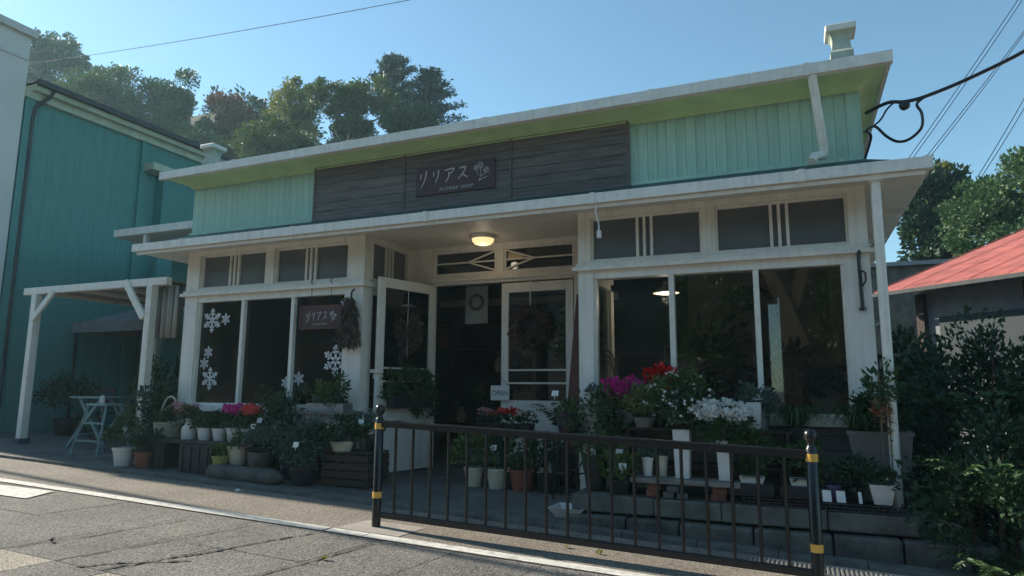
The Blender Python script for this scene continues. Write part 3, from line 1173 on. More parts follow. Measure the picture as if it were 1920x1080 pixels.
# drain grating beside the right post
gr = empty('drain_grate', (0.3, -1.2, zg(0.3)), 'steel drain grate set in the pavement beside the plinth wall', 'grate')
fr = MB()
for yy in (-0.13, 0.12):
    fr.hexa([(-0.7, yy, -0.02 + 0.023), (0.7, yy, -0.02 - 0.023), (0.7, yy + 0.012, -0.02 - 0.023), (-0.7, yy + 0.012, -0.02 + 0.023)],
            [(-0.7, yy, 0.010 + 0.023), (0.7, yy, 0.010 - 0.023), (0.7, yy + 0.012, 0.010 - 0.023), (-0.7, yy + 0.012, 0.010 + 0.023)])
fr.build('grate_frame', TIN, gr)
for i in range(46):
    x = -0.69 + i * 0.0305
    bx('grate_bar', TIN, gr, x, x + 0.010, -0.118, 0.12, -0.018 - 0.033 * x, 0.008 - 0.033 * x)

# ================================================================== PERGOLA & side yard
pg = empty('pergola', (-9.6, 0.0, 0.04), 'white painted timber pergola frame with diagonal braces beside the shop', 'pergola')
PW = WHITE2


def pgb(name, p, q, wd, ht=None, mat=PW):
    p = (p[0] + 9.6, p[1], p[2] - 0.04)
    q = (q[0] + 9.6, q[1], q[2] - 0.04)
    return MB().bar(p, q, wd, ht).build(name, mat, pg, bevel=0.006)


for yy in (0.0, 2.2):
    for xx in (-10.92, -8.37):
        pgb('post', (xx, yy, 0.14), (xx, yy, 2.36), 0.11)
        pgb('post_base', (xx, yy, 0.0), (xx, yy, 0.15), 0.17, 0.17, paint('blue_base', (0.02, 0.035, 0.10), 0.5, 0.2))
    pgb('beam', (-11.2, yy, 2.41), (-8.05, yy, 2.41), 0.09, 0.11)
    pgb('brace', (-10.88, yy - 0.06, 1.95), (-10.45, yy - 0.06, 2.36), 0.045, 0.09)
    pgb('brace', (-8.43, yy - 0.06, 1.90), (-8.86, yy - 0.06, 2.44), 0.045, 0.10)
for xx in (-10.92, -10.07, -9.22, -8.37):
    pgb('rafter', (xx, 0.05, 2.39), (xx, 2.15, 2.39), 0.05, 0.06)
MB().box(-11.1 + 9.6, -8.15 + 9.6, 0.06, 2.14, 2.385, 2.40).build('canopy_sheet', paint('canopy_cloth', (0.33, 0.30, 0.25), 0.8, 0.1, 3), pg)

cu = MB()
n = 60
for i in range(n + 1):
    t = i / n
    x = -8.62 + 0.66 * t
    y = 0.14 + 0.035 * math.sin(t * 34) + 0.01 * math.sin(t * 80)
    cu.v += [(x, y, 1.62), (x + 0.01 * math.sin(t * 9), y, 2.36)]
for i in range(n):
    a = 2 * i
    cu.f.append((a, a + 2, a + 3, a + 1))
mcur = bpy.data.materials.new('striped_cloth')
nn, ll = link_nodes(mcur)
wv = nn.new('ShaderNodeTexWave')
wv.inputs['Scale'].default_value = 2.6
wv.bands_direction = 'X'
tcx = nn.new('ShaderNodeTexCoord')
ll.new(tcx.outputs['Object'], wv.inputs['Vector'])
rmp = nn.new('ShaderNodeValToRGB')
rmp.color_ramp.elements[0].position = 0.35
rmp.color_ramp.elements[0].color = (0.09, 0.085, 0.08, 1)
rmp.color_ramp.elements[1].position = 0.6
rmp.color_ramp.elements[1].color = (0.36, 0.33, 0.29, 1)
ll.new(wv.outputs[0], rmp.inputs[0])
ll.new(rmp.outputs[0], nn['Principled BSDF'].inputs['Base Color'])
nn['Principled BSDF'].inputs['Roughness'].default_value = 0.9
c_o = cu.build('curtain', mcur, smooth=True)
c_o.modifiers.new('thick', 'SOLIDIFY').thickness = 0.006
tag(c_o, 'grey striped curtain hanging between the pergola and the shop corner', 'curtain')

# folding table and step stool
tb = empty('folding_table', (-9.55, 0.28, 0.04), 'pale teal folding table with crossed legs under the pergola', 'table')
bx('tabletop', TEALP, tb, -0.33, 0.42, -0.3, 0.3, 0.72, 0.75, bevel=0.006)
for yy in (-0.24, 0.24):
    MB().bar((-0.38, yy, 0.0), (0.28, yy, 0.72), 0.03, 0.045).build('leg', TEALP, tb)
    MB().bar((0.4, yy + 0.035, 0.0), (-0.22, yy + 0.035, 0.72), 0.03, 0.045).build('leg', TEALP, tb)
MB().bar((-0.20, -0.24, 0.2), (-0.20, 0.24, 0.2), 0.03).build('stretcher', TEALP, tb)
stl = empty('step_stool', (-8.75, -0.28, zf(-8.75, -0.28)), 'tall pale green step stool with splayed legs near white pot', 'stool')
bx('seat', TEALP, stl, -0.2, 0.2, -0.13, 0.13, 0.66, 0.69, bevel=0.005)
for sx_ in (-1, 1):
    for sy_ in (-1, 1):
        MB().bar((sx_ * 0.18, sy_ * 0.1, 0.66), (sx_ * 0.27, sy_ * 0.24, 0.0), 0.026).build('leg', TEALP, stl)
for zz in (0.2, 0.43):
    k = 0.18 + (0.66 - zz) / 0.66 * 0.09
    j = 0.1 + (0.66 - zz) / 0.66 * 0.14
    MB().bar((-k, -j, zz), (k, -j, zz), 0.024).build('rung', TEALP, stl)
lan = MB()
lan.lathe([(0.0, 0), (0.03, 0), (0.03, 0.02), (0.028, 0.08), (0.02, 0.10), (0.0, 0.11)], (-8.8, -0.28, zf(-8.75, -0.28) + 0.692), 14)
tag(lan.build('white_jar', WPOT, smooth=True), 'little white jar standing on the pale green step stool', 'jar')

# dark patio parasol and seats behind the pergola
um = empty('patio_tent', (-11.9, 2.7, 0.1), 'grey topped market tent standing at the back beneath the pergola', 'tent')
cn = MB()
cn.add([(-0.95, -0.8, 2.05), (0.95, -0.8, 2.05), (0.95, 0.8, 2.05), (-0.95, 0.8, 2.05), (-0.1, 0, 2.4), (0.1, 0, 2.4)], [(0, 1, 5, 4), (1, 2, 5), (2, 3, 4, 5), (3, 0, 4), (0, 3, 2, 1)])
cn.box(-0.97, 0.97, -0.83, -0.81, 1.85, 2.06)
cn.box(-0.97, 0.97, 0.81, 0.83, 1.85, 2.06)
cn.box(-0.97, -0.95, -0.81, 0.81, 1.85, 2.06)
cn.box(0.95, 0.97, -0.81, 0.81, 1.85, 2.06)
cn.build('canopy', paint('tent_cloth', (0.22, 0.23, 0.23), 0.85, 0.15), um)
for sx_ in (-0.9, 0.9):
    for sy_ in (-0.76, 0.76):
        MB().bar((sx_, sy_, 0), (sx_, sy_, 1.86), 0.035).build('leg', DARKP, um)
for k, (xx, yy, a) in enumerate(((-10.75, 1.0, 0.3), (-10.0, 1.5, -0.5))):
    ch = empty('garden_chair', (xx, yy, 0.05), ('dark folding garden chair by the left pergola post', 'dark folding garden chair behind the pale teal table')[k], 'chair', rz=a)
    bx('seat', DWOOD, ch, -0.2, 0.2, -0.2, 0.2, 0.43, 0.455)
    for zz in (0.6, 0.7, 0.8):
        bx('back_slat', DWOOD, ch, -0.2, 0.2, 0.19, 0.21, zz, zz + 0.06)
    for sx_ in (-0.19, 0.19):
        MB().bar((sx_, -0.2, 0.0), (sx_, 0.2, 0.88), 0.025).build('leg', DWOOD, ch)
        MB().bar((sx_ * 0.9, 0.22, 0.0), (sx_ * 0.9, -0.18, 0.44), 0.025).build('leg', DWOOD, ch)

# ================================================================== NEIGHBOUR BUILDINGS
lb = empty('teal_building', (-15.0, 4.0, 0), 'tall teal sided building with long pale green eave left of the shop', 'building')


def lbb(name, mat, x0, x1, y0, y1, z0, z1, bevel=0.0, parent=None):
    return MB().box(x0 + 15, x1 + 15, y0 - 4, y1 - 4, z0, z1).build(name, mat, parent or lb, bevel=bevel)


lbb('wall', TEAL, -19.0, -13.0, 0.62, 9.0, -0.1, 6.42)
yy = 0.64
k = 0
m0 = MB().box(-0.0, 0.008, -0.128, 0.128, 0.0, 6.36).build('siding_board', TEAL, lb)
m0.location = (-13.0 + 15, yy + 0.13 - 4, 0.02)
while yy < 8.7:
    yy += 0.258
    piece(m0, lb, (2.0 + 0.002 * random.random(), yy + 0.13 - 4, 0.02))
lbb('corner_board', TEAL, -12.988, -12.94, 0.63, 0.80, 0.0, 6.40)
lbb('corner_board', TEAL, -12.988, -12.93, 3.05, 3.22, 0.0, 6.38)
ev = lbb('eave', TRIMG, -19.2, -12.78, 0.68, 9.2, 6.40, 6.52)
lbb('eave_moulding', TRIMG, -12.99, -12.90, 0.6, 9.0, 6.26, 6.40)
lbb('gutter', paint('dark_gutter', (0.05, 0.055, 0.06), 0.5, 0.2), -12.78, -12.68, 0.68, 9.2, 6.50, 6.60)
rf = MB()
rf.add([(-4.3, -3.30, 6.52), (2.25, -3.30, 6.58), (2.25, 5.3, 6.58), (-4.3, 5.3, 6.52), (-2.0, -2.0, 7.3), (-2.0, 3.5, 7.3)], [(0, 1, 4), (1, 2, 5, 4), (2, 3, 5), (3, 0, 4, 5)])
rf.build('roof', ROOFG, lb)
pd = MB()
pd.tube([(2.24, -3.0, 6.5), (2.18, -3.05, 6.35), (2.07, -3.2, 6.12), (2.06, -3.22, 5.9), (2.06, -3.22, 0.0)], 0.035, 10)
pd.build('downpipe', MATS['dark_gutter'], lb, smooth=True)
# smaller wing against the teal wall
lbb('wing_wall', TEAL, -12.985, -12.75, 3.5, 8.4, 0.0, 5.55)
lbb('wing_eave', TRIMG, -12.98, -12.60, 3.1, 8.6, 5.60, 5.76)
lbb('wing_window', paint('dim_pane', (0.035, 0.05, 0.055), 0.6, 0.1), -12.76, -12.72, 5.6, 6.4, 4.4, 5.2)

an = empty('side_annex', (-9.5, 3.0, 0), 'low teal annex with white gutter between the shop and teal building', 'building')


def anb(name, mat, x0, x1, y0, y1, z0, z1):
    return MB().box(x0 + 9.5, x1 + 9.5, y0 - 3, y1 - 3, z0, z1).build(name, mat, an)


anb('wall', TEAL, -11.2, XL - 0.02, 2.6, 5.0, -0.1, 3.55)
anb('eave', WHITE, -11.35, XL - 0.02, 1.5, 5.0, 3.62, 3.70)
anb('fascia', WHITE2, -11.35, XL - 0.25, 1.46, 1.50, 3.63, 3.76)
anb('gutter_bracket', WHITE2, -10.62, -10.55, 1.50, 1.58, 3.46, 3.62)
anb('window', paint('pale_blind', (0.34, 0.38, 0.40), 0.6, 0.1), -9.2, -8.2, 2.565, 2.6, 2.3, 3.1)
anb('doorway', IND, -9.0, -8.3, 2.57, 2.6, 0.0, 2.1)
for k in range(7):
    anb('wall_board', TEAL, -11.2 + 0.002 * k, -9.3, 2.585, 2.6, 0.2 + k * 0.42, 0.2 + k * 0.42 + 0.41)

wh = empty('white_building', (-16.0, 0.3, 0), 'pale grey rendered narrow building fronting the teal one', 'building')
MB().box(-3.2, 3.05, -0.30, 0.30, -0.2, 7.42).build('wall', paint('pale_render', (0.60, 0.60, 0.56), 0.8, 0.06, 0.6), wh)
MB().box(-3.3, 3.14, -0.36, 0.36, 7.42, 7.56).build('roof_edge', paint('pale_coping', (0.55, 0.55, 0.51), 0.7, 0.06), wh)
MB().box(3.05, 3.075, -0.28, 0.28, 6.95, 7.0).build('string_course', MATS['pale_coping'], wh)

# red roofed house on the right
hs = empty('red_roof_house', (1.48, 8.0, 0), 'low white walled house with bright red metal roof behind the bushes', 'house', rz=R(-45))
RED = paint('red_roof_metal', (0.46, 0.13, 0.10), 0.6, 0.2, 3.0, 0.05, 30, objvar=0.06, streak=0.2)
MB().box(0.5, 7.5, 0.55, 6.0, -0.4, 2.78).build('wall', paint('house_wall', (0.20, 0.215, 0.225), 0.7, 0.12, 2), hs)
for k in range(13):
    xa, xb = k * 0.62, k * 0.62 + 0.613
    for j in range(3):
        ya, yb = j * 1.75, j * 1.75 + 1.77
        z0, z1 = 2.83 + ya * 0.358, 2.83 + yb * 0.358
        d = 0.004 * (3 - j) + 0.004 * random.random()
        MB().hexa([(xa, ya, z0 - 0.03 + d), (xb, ya, z0 - 0.03 + d), (xb, yb, z1 - 0.03 + d), (xa, yb, z1 - 0.03 + d)], [(xa, ya, z0 + d), (xb, ya, z0 + d), (xb, yb, z1 + d), (xa, yb, z1 + d)]).build('roof_sheet', RED, hs)
    MB().bar((xa, 0.0, 2.862), (xa, 5.25, 2.862 + 5.25 * 0.358), 0.012, 0.006).build('roof_seam', RED, hs)
MB().hexa([(0, 10.5, 2.8), (8, 10.5, 2.8), (8, 5.26, 4.68), (0, 5.26, 4.68)], [(0, 10.5, 2.84), (8, 10.5, 2.84), (8, 5.26, 4.72), (0, 5.26, 4.72)]).build('roof_back', RED, hs)
MB().bar((-0.03, 5.25, 4.74), (8.05, 5.25, 4.74), 0.16, 0.05).build('ridge_cap', RED, hs)
MB().box(0, 8.0, -0.07, -0.005, 2.74, 2.81).build('gutter', MATS['dark_gutter'], hs)
MB().bar((-0.02, 0.0, 2.78), (-0.02, 5.25, 2.78 + 5.25 * 0.358), 0.035, 0.09).build('verge_board', MATS['dark_gutter'], hs)
MB().add([(0.5, 0.55, 2.78), (0.5, 9.9, 2.78), (0.5, 5.25, 4.62), (0.52, 0.55, 2.78), (0.52, 9.9, 2.78), (0.52, 5.25, 4.62)], [(0, 2, 1), (3, 4, 5)]).build('gable', MATS['house_wall'], hs)
MB().box(0.9, 7.0, 0.5, 0.55, 1.2, 2.3).build('window_band', paint('dim_pane', (0.05, 0.09, 0.10)), hs)
for k in range(4):
    MB().box(0.5 + 1.9 * k, 0.65 + 1.9 * k, 0.44, 0.56, 0.0, 2.75).build('wall_post', DWOOD, hs)
gb = empty('grey_shed', (2.6, 12.2, 0), 'plain grey walled shed behind the red roofed house', 'shed')
MB().box(-1.2, 3.5, 0, 3, 0, 4.0).build('wall', CONC, gb)
MB().add([(-1.4, -0.2, 4.0), (3.7, -0.2, 4.0), (3.7, 3.2, 4.5), (-1.4, 3.2, 4.5), (-1.4, -0.2, 4.1), (3.7, -0.2, 4.1), (3.7, 3.2, 4.6), (-1.4, 3.2, 4.6)], [(0, 3, 2, 1), (4, 5, 6, 7), (0, 1, 5, 4), (1, 2, 6, 5), (2, 3, 7, 6), (3, 0, 4, 7)]).build('roof', paint('grey_roof', (0.22, 0.23, 0.24), 0.6, 0.1), gb)

# houses across the street (seen only as reflections in the shop glass)
for k, (x0, x1, h, colr, lbl) in enumerate(((-58, -40, 6.0, (0.12, 0.11, 0.10), 'long grey brown house across the street at the far end of the row'), (-39, -21, 5.0, (0.10, 0.09, 0.075), 'low dark house across the street facing the pale narrow building'), (-20, -9.5, 5.6, (0.16, 0.12, 0.09), 'brown timber house across the street facing the pergola'), (-9.0, -1.0, 4.8, (0.20, 0.19, 0.18), 'grey rendered house across the street facing the shop'), (-0.4, 11.0, 5.4, (0.14, 0.11, 0.085), 'dark timber house across the street facing the red roofed house'))):
    oh = empty('street_house', ((x0 + x1) / 2, -20.0, zg((x0 + x1) / 2)), lbl, 'house')
    hw_ = (x1 - x0) / 2
    MB().box(-hw_, hw_, -4, 4, -0.4, h).build('wall', paint('opposite_wall_%d' % k, colr, 0.8, 0.15, 1.5), oh)
    rf = MB()
    rf.add([(-hw_ - 0.4, -4.4, h), (hw_ + 0.4, -4.4, h), (hw_ + 0.4, 4.4, h), (-hw_ - 0.4, 4.4, h), (-hw_ - 0.4, 0, h + 1.8), (hw_ + 0.4, 0, h + 1.8)], [(0, 1, 5, 4), (2, 3, 4, 5), (1, 2, 5), (3, 0, 4), (0, 3, 2, 1)])
    rf.build('roof', MATS['dark_gutter'], oh)
    n_ = int((x1 - x0) / 2.2)
    for i in range(n_):
        xc = -hw_ + (i + 0.5) * 2 * hw_ / n_
        f_ = MB().box(xc - 0.6, xc + 0.6, 4.0, 4.05, 1.0, 2.2).build('window', DWOOD, oh)
        MB().box(xc - 0.53, xc + 0.53, 4.051, 4.06, 1.07, 2.13).build('pane', MATS['dim_pane'], f_)
    MB().box(-0.5, 0.5, 4.0, 4.045, 0.0, 0.95).build('door', DWOOD, oh)

# ================================================================== TREES
def tree(name, label, c, rad, mat, n, leaf, clumps=34, spread=0.30, wr=0.6, fill=0.45):
    zb = hz(c[0], c[1]) - 0.3
    t = empty(name, (c[0], c[1], zb), label, 'tree', 'trees on the slope behind the shop')
    h = c[2] - zb
    m = MB()
    m.tube([(0, 0, 0), (0.1, 0.05, h * 0.4), (-0.1, 0.1, h * 0.8), (0.05, 0, h + rad[2] * 0.5)], [0.30, 0.24, 0.17, 0.06], 8)
    for k in range(6):
        a = k * 1.1 + c[0]
        z0 = h * (0.55 + 0.07 * k)
        m.tube([(0, 0, z0), (math.cos(a) * rad[0] * 0.35, math.sin(a) * rad[1] * 0.35, z0 + rad[2] * 0.3), (math.cos(a) * rad[0] * 0.7, math.sin(a) * rad[1] * 0.7, z0 + rad[2] * 0.55)], [0.12, 0.08, 0.03], 6)
    m.build('trunk', BARK, t, smooth=True)
    vs = []
    lobes = 9
    for k in range(lobes):
        a = 6.283 * k / lobes + random.random()
        q = 0.15 + 0.5 * random.random()
        f = 0.36 + 0.26 * random.random()
        zc_ = h + rad[2] * random.uniform(-0.55, 0.58)
        vs.append(blob_leaves((rad[0] * q * math.cos(a), rad[1] * q * math.sin(a), zc_), (rad[0] * f, rad[1] * f, rad[2] * f * random.uniform(0.75, 1.1)), n // lobes, leaf, max(8, clumps // 4), spread * 1.35, wr=wr, fill=fill))
    leaf_obj('crown', np.concatenate(vs), mat, t)
    return t


def conifer(name, label, c, rad, mat, n):
    zb = hz(c[0], c[1]) - 0.3
    t = empty(name, (c[0], c[1], zb), label, 'tree', 'trees on the slope behind the shop')
    h = c[2] - zb + rad[2]
    m = MB()
    m.tube([(0, 0, 0), (0, 0.05, h * 0.5), (0.05, 0, h)], [0.35, 0.22, 0.04], 8)
    P_, A_, Z_ = [], [], []
    tiers = 10
    for k in range(tiers):
        zt = h - 2 * rad[2] * (k + 0.3) / tiers
        rr = rad[0] * (0.28 + 0.85 * (k + 0.5) / tiers) * (0.75 + 0.6 * random.random())
        for b_ in range(5):
            a = b_ * 1.257 + k * 0.7 + random.random() * 0.5
            L = rr * (0.65 + 0.5 * random.random())
            e = Vector((math.cos(a) * L + 0.12 * L, math.sin(a) * L, 0.28 * L))
            m.tube([(0, 0, zt - 0.2), (e.x * 0.5, e.y * 0.5, zt - 0.05), (e.x, e.y, zt + e.z)], [0.05, 0.03, 0.012], 5)
            nb = n // (tiers * 5)
            tt = rng.random(nb) ** 0.7
            base = np.stack([e.x * tt, e.y * tt, zt + e.z * tt - 0.05], 1)
            sp_ = rng.normal(size=(nb, 3)) * np.array([0.15, 0.15, 0.08]) * (rad[0] / 2.2)
            P_.append(base + sp_)
            A_.append(np.array([[e.x, e.y, 0.2]]) * 0.6 / max(L, 0.1) + rng.normal(size=(nb, 3)) * 0.7)
            Z_.append(0.24 * (0.6 + 0.6 * rng.random(nb)))
    m.build('trunk', BARK, t, smooth=True)
    leaf_obj('crown', leaf_arrays(np.concatenate(P_), np.concatenate(A_), np.concatenate(Z_), 0.4), mat, t)


K = 1.5


def far(c):
    return (c[0] * K, -6.6 + K * (c[1] + 6.6), 0.95 + K * (c[2] - 0.95))


for nm, lb_, c, r, mat, n, lf in (
    ('broadleaf_tree', 'dark broad tree with a brownish top beside the pale tall building', (-40.4, 17, 20.3), (3.1, 3.0, 2.7), L_TREE, 7000, 0.42),
    ('broadleaf_tree', 'fresh green rounded tree above the teal building roof', (-31, 14, 15.2), (3.4, 3.0, 2.6), L_TREEM, 8000, 0.36),
    ('broadleaf_tree', 'large dark evergreen tree behind the teal building eave', (-28, 15, 13.7), (3.9, 3.2, 3.3), L_TREE, 10000, 0.36),
    ('broadleaf_tree', 'small dark tree left of the russet tree', (-23.5, 13.5, 11.3), (1.9, 2.0, 2.2), L_TREE, 5000, 0.32),
    ('broadleaf_tree', 'russet brown leaved tree rising among green trees', (-22.85, 15, 12.4), (1.9, 1.9, 2.3), L_TREEB, 6000, 0.30),
    ('broadleaf_tree', 'yellow green tree beside the russet tree', (-19.8, 15, 12.6), (2.3, 2.1, 2.1), L_TREEL, 6500, 0.30),
    ('broadleaf_tree', 'rounded olive tree in front of the conifer', (-15.8, 14, 11.7), (2.4, 2.2, 1.85), L_TREEM, 7000, 0.28),
    ('broadleaf_tree', 'low dark tree to the right below the conifer', (-13.2, 14.5, 11.0), (1.7, 1.7, 1.3), L_TREE, 4500, 0.28),
    ('broadleaf_tree', 'wide low green tree just above the shop roof', (-18.3, 12.5, 10.0), (3.2, 2.2, 1.5), L_TREEM, 6500, 0.28),
    ('broadleaf_tree', 'low dark tree filling the slope over the left roof finial', (-23.0, 12.5, 10.1), (2.6, 2.2, 1.7), L_TREE, 5500, 0.28),
):
    tree(nm, lb_, far(c), tuple(v * 1.15 for v in r), mat, int(n * 3.2), lf * 0.5, clumps=60, spread=0.25)
conifer('cedar_tree', 'tall blue green conifer standing above the other trees', far((-15.9, 17, 13.9)), (2.3, 2.3, 2.3), L_CON, 9000)
conifer('cedar_tree', 'leaning smaller conifer at the right edge of the wood', far((-14.0, 17, 13.2)), (2.0, 2.0, 1.9), L_CON, 7000)
for nm, lb_, c, r, mat, n, lf in (
    ('broadleaf_tree', 'dark evergreen tree behind the right end of the shop eave', (4.1, 17, 6.4), (1.75, 1.7, 2.6), L_DARK, 11000, 0.24),
    ('broadleaf_tree', 'large pale green camphor tree above the red roof', (5.3, 13.5, 5.2), (2.5, 2.3, 2.1), L_CAM, 26000, 0.13),
    ('broadleaf_tree', 'sunlit yellow green treetop behind the dark evergreen', (4.5, 20, 8.3), (1.6, 1.4, 1.0), L_TREEL, 4000, 0.24),
):
    tree(nm, lb_, (c[0] * 1.3, -6.6 + 1.3 * (c[1] + 6.6), 0.95 + 1.3 * (c[2] - 0.95)), r, mat, n, lf, clumps=60, spread=0.24, fill=0.55)
for k, (xx, yy, hh) in enumerate(((-13.5, -13.6, 3.4), (-6.5, -14.0, 2.9), (1.8, -13.4, 3.6), (6.5, -13.8, 3.0), (-20.5, -13.8, 3.2), (-2.4, -14.2, 3.3), (10.5, -13.5, 3.2))):
    t = empty('street_tree', (xx, yy, zg(xx)), 'leafy street tree across the road ' + ('facing the pergola', 'facing the left window bay', 'facing the right window bay', 'facing the red roofed house', 'beyond the one facing the pergola', 'facing the shop doorway', 'at the downhill end of the row')[k], 'tree', 'trees across the road')
    MB().tube([(0, 0, 0), (0.05, 0, hh * 0.5), (0, 0.05, hh)], [0.12, 0.09, 0.05], 8).build('trunk', BARK, t, smooth=True)
    leaf_obj('crown', blob_leaves((0, 0, hh), (1.7, 1.4, 1.5), 5000, 0.16, 40, 0.27), L_MID, t)
# undergrowth on the slope
und = []
for k in range(60):
    x = -62 + 56 * rng.random()
    y = 16 + 26 * rng.random()
    und.append(blob_leaves((x, y, hz(x, y) + 0.7), (2.2, 2.0, 1.6), 700, 0.4, 10, 0.4))
tag(leaf_obj('undergrowth', np.concatenate(und), L_DARK), 'dense dark undergrowth covering the slope', 'undergrowth', kind='stuff')


# ================================================================== SHRUBS right of the shop
def shrub(label, loc, rad, mat, n, leaf, clumps=40, spread=0.28, stems=7, group='shrubs beside the shop', wr=0.5, name='garden_shrub'):
    t = empty(name, loc, label, 'shrub', group)
    m = MB()
    for k in range(stems):
        a = k * 2.4
        m.tube([(0.08 * math.cos(a), 0.08 * math.sin(a), -0.05), (rad[0] * 0.3 * math.cos(a), rad[1] * 0.3 * math.sin(a), rad[2] * 0.8), (rad[0] * 0.6 * math.cos(a), rad[1] * 0.6 * math.sin(a), rad[2] * 1.5)], [0.02, 0.014, 0.005], 6)
    m.build('stems', BARK, t)
    leaf_obj('foliage', blob_leaves((0, 0, rad[2]), rad, n, leaf, clumps, spread, wr=wr, fill=0.35), mat, t)
    leaf_obj('sprays', fronds((0, 0, rad[2] * 0.9), 46, rad[0] * 1.35, leaf * 1.5, 0.45, 11, 1.05, wr=0.42), L_FRESH, t)
    return t


shrub('tall dark leafy shrub against the shop downpipe', (1.45, 0.35, -0.35), (0.72, 0.6, 1.05), L_DARK, 7500, 0.065)
shrub('broad dark green shrub in front of the red roofed house', (2.35, 0.55, -0.4), (0.9, 0.7, 1.02), L_MID, 8500, 0.06)
shrub('low spreading shrub beside the plinth wall corner', (1.25, -0.65, -0.42), (0.55, 0.5, 0.62), L_DARK, 4500, 0.05)
shrub('dense low shrub with bluish leaves behind the ferns', (2.0, -0.5, -0.42), (0.7, 0.6, 0.8), L_MID, 6000, 0.055)
shrub('wide shrub at the end of the row beyond the ferns', (3.2, 0.2, -0.42), (0.85, 0.8, 1.0), L_DARK, 6000, 0.065)
shrub('narrow tall dark shrub behind the downpipe beside the shop wall', (1.25, 2.2, -0.3), (0.45, 0.5, 1.0), L_DARK, 4500, 0.08)
for k, (xx, yy, lbl) in enumerate(((1.75, -1.05, 'arching fern with long fronds next to the pavement'), (2.25, -1.2, 'large fern drooping over the pavement edge by the low shrub'), (1.2, -1.05, 'small fern at the foot of the plinth corner'))):
    t = empty('fern', (xx, yy, zg(xx)), lbl, 'fern', 'ferns beside the shop')
    leaf_obj('fronds', fronds((0, 0, 0.05), 22 - 5 * k, 0.62 - 0.08 * k, 0.085, 0.55, 16, 1.0), L_MID, t)
lace = MB()
lace.torus((0, 0, 0), 0.05, 0.012)
lo = empty('iron_trellis', (0.98, -0.86, -0.28), 'small pale scrolled iron trellis leaning at the plinth corner', 'trellis')
lo.scale = (0.62, 0.62, 0.8)
for (dx, dz, r) in ((-0.1, 0.32, 0.06), (-0.02, 0.22, 0.05), (0.03, 0.30, 0.055), (0.05, 0.12, 0.05), (0.06, 0.02, 0.045)):
    MB().torus((dx, 0, dz), r, 0.009, n=18, m=6).build('scroll', CONC, lo, smooth=True)
MB().tube([(0.08, 0, -0.05), (0.10, 0, 0.2), (0.02, 0, 0.36), (-0.16, 0, 0.4)], 0.009, 6).build('rod', CONC, lo)

# ================================================================== POTS AND PLANTS
def pot_mesh(m, r, h, kind='round'):
    if kind == 'round':
        m.lathe([(r * 0.72, 0), (r * 0.98, h * 0.86), (r * 1.06, h * 0.87), (r * 1.06, h), (r * 0.92, h), (r * 0.88, h * 0.9)], n=20)
    elif kind == 'square':
        m.lathe([(r * 0.68, 0), (r, h), (r * 0.9, h), (r * 0.86, h * 0.92)], sq=True)
    elif kind == 'tall':
        m.lathe([(r * 0.8, 0), (r, h), (r * 0.92, h), (r * 0.88, h * 0.95)], sq=True)
    elif kind == 'jug':
        m.lathe([(r * 0.9, 0), (r, h * 0.1), (r, h * 0.58), (r * 0.55, h * 0.74), (r * 0.5, h * 0.85), (r * 0.62, h), (r * 0.5, h), (r * 0.42, h * 0.9)], n=20)
    elif kind == 'bowl':
        m.lathe([(r * 0.6, 0), (r * 0.9, h * 0.5), (r, h), (r * 0.93, h), (r * 0.85, h * 0.8)], n=22)
    elif kind == 'tray':
        m.lathe([(r * 0.8, 0), (r, h), (r * 0.94, h), (r * 0.9, h * 0.7)], sq=True)
    return m


def potted(label, loc, pm, r, h, kind='round', fol=None, flowers=None, cat='plant', group=None, tagp=None, name='potted_plant', sc=(1, 1, 1), rz=0.0):
    t = empty(name, loc, label, cat, group, rz)
    p = pot_mesh(MB(), r, h, kind).build('pot', pm, t, smooth=True)
    p.scale = sc
    MB().lathe([(r * 0.86 * sc[0], h * 0.9), (r * 0.5 * sc[0], h * 0.93)], sq=(kind in ('square', 'tall', 'tray'))).build('soil', SOIL, t)
    for v, mt in (fol or []):
        leaf_obj('foliage', v + np.array([[0, 0, h * 0.9]]), mt, t)
    for v, mt in (flowers or []):
        leaf_obj('blossoms', v + np.array([[0, 0, h * 0.9]]), mt, t)
    if tagp:
        m = MB()
        x, y, z = tagp
        m.hexa([(x - 0.035, y, z), (x + 0.035, y, z), (x + 0.035, y + 0.003, z), (x - 0.035, y + 0.003, z)], [(x - 0.03, y + 0.012, z + 0.055), (x + 0.04, y + 0.012, z + 0.055), (x + 0.04, y + 0.015, z + 0.055), (x - 0.03, y + 0.015, z + 0.055)])
        m.box(x - 0.003, x + 0.003, y + 0.001, y + 0.004, z - 0.03, z)
        m.build('price_tag', TAGW, t)
    return t


def bush(r, h, n=500, leaf=0.045, z=None, clumps=14):
    return blob_leaves((0, 0, z if z is not None else h * 0.55), (r, r, h * 0.55), n, leaf, clumps, 0.4, fill=0.3)


def petals(r, z, n=160, leaf=0.035, rz=0.04, clumps=9):
    return blob_leaves((0, 0, z), (r, r, rz), n, leaf, clumps, 0.45, up=0.6, wr=0.9, fill=0.2)


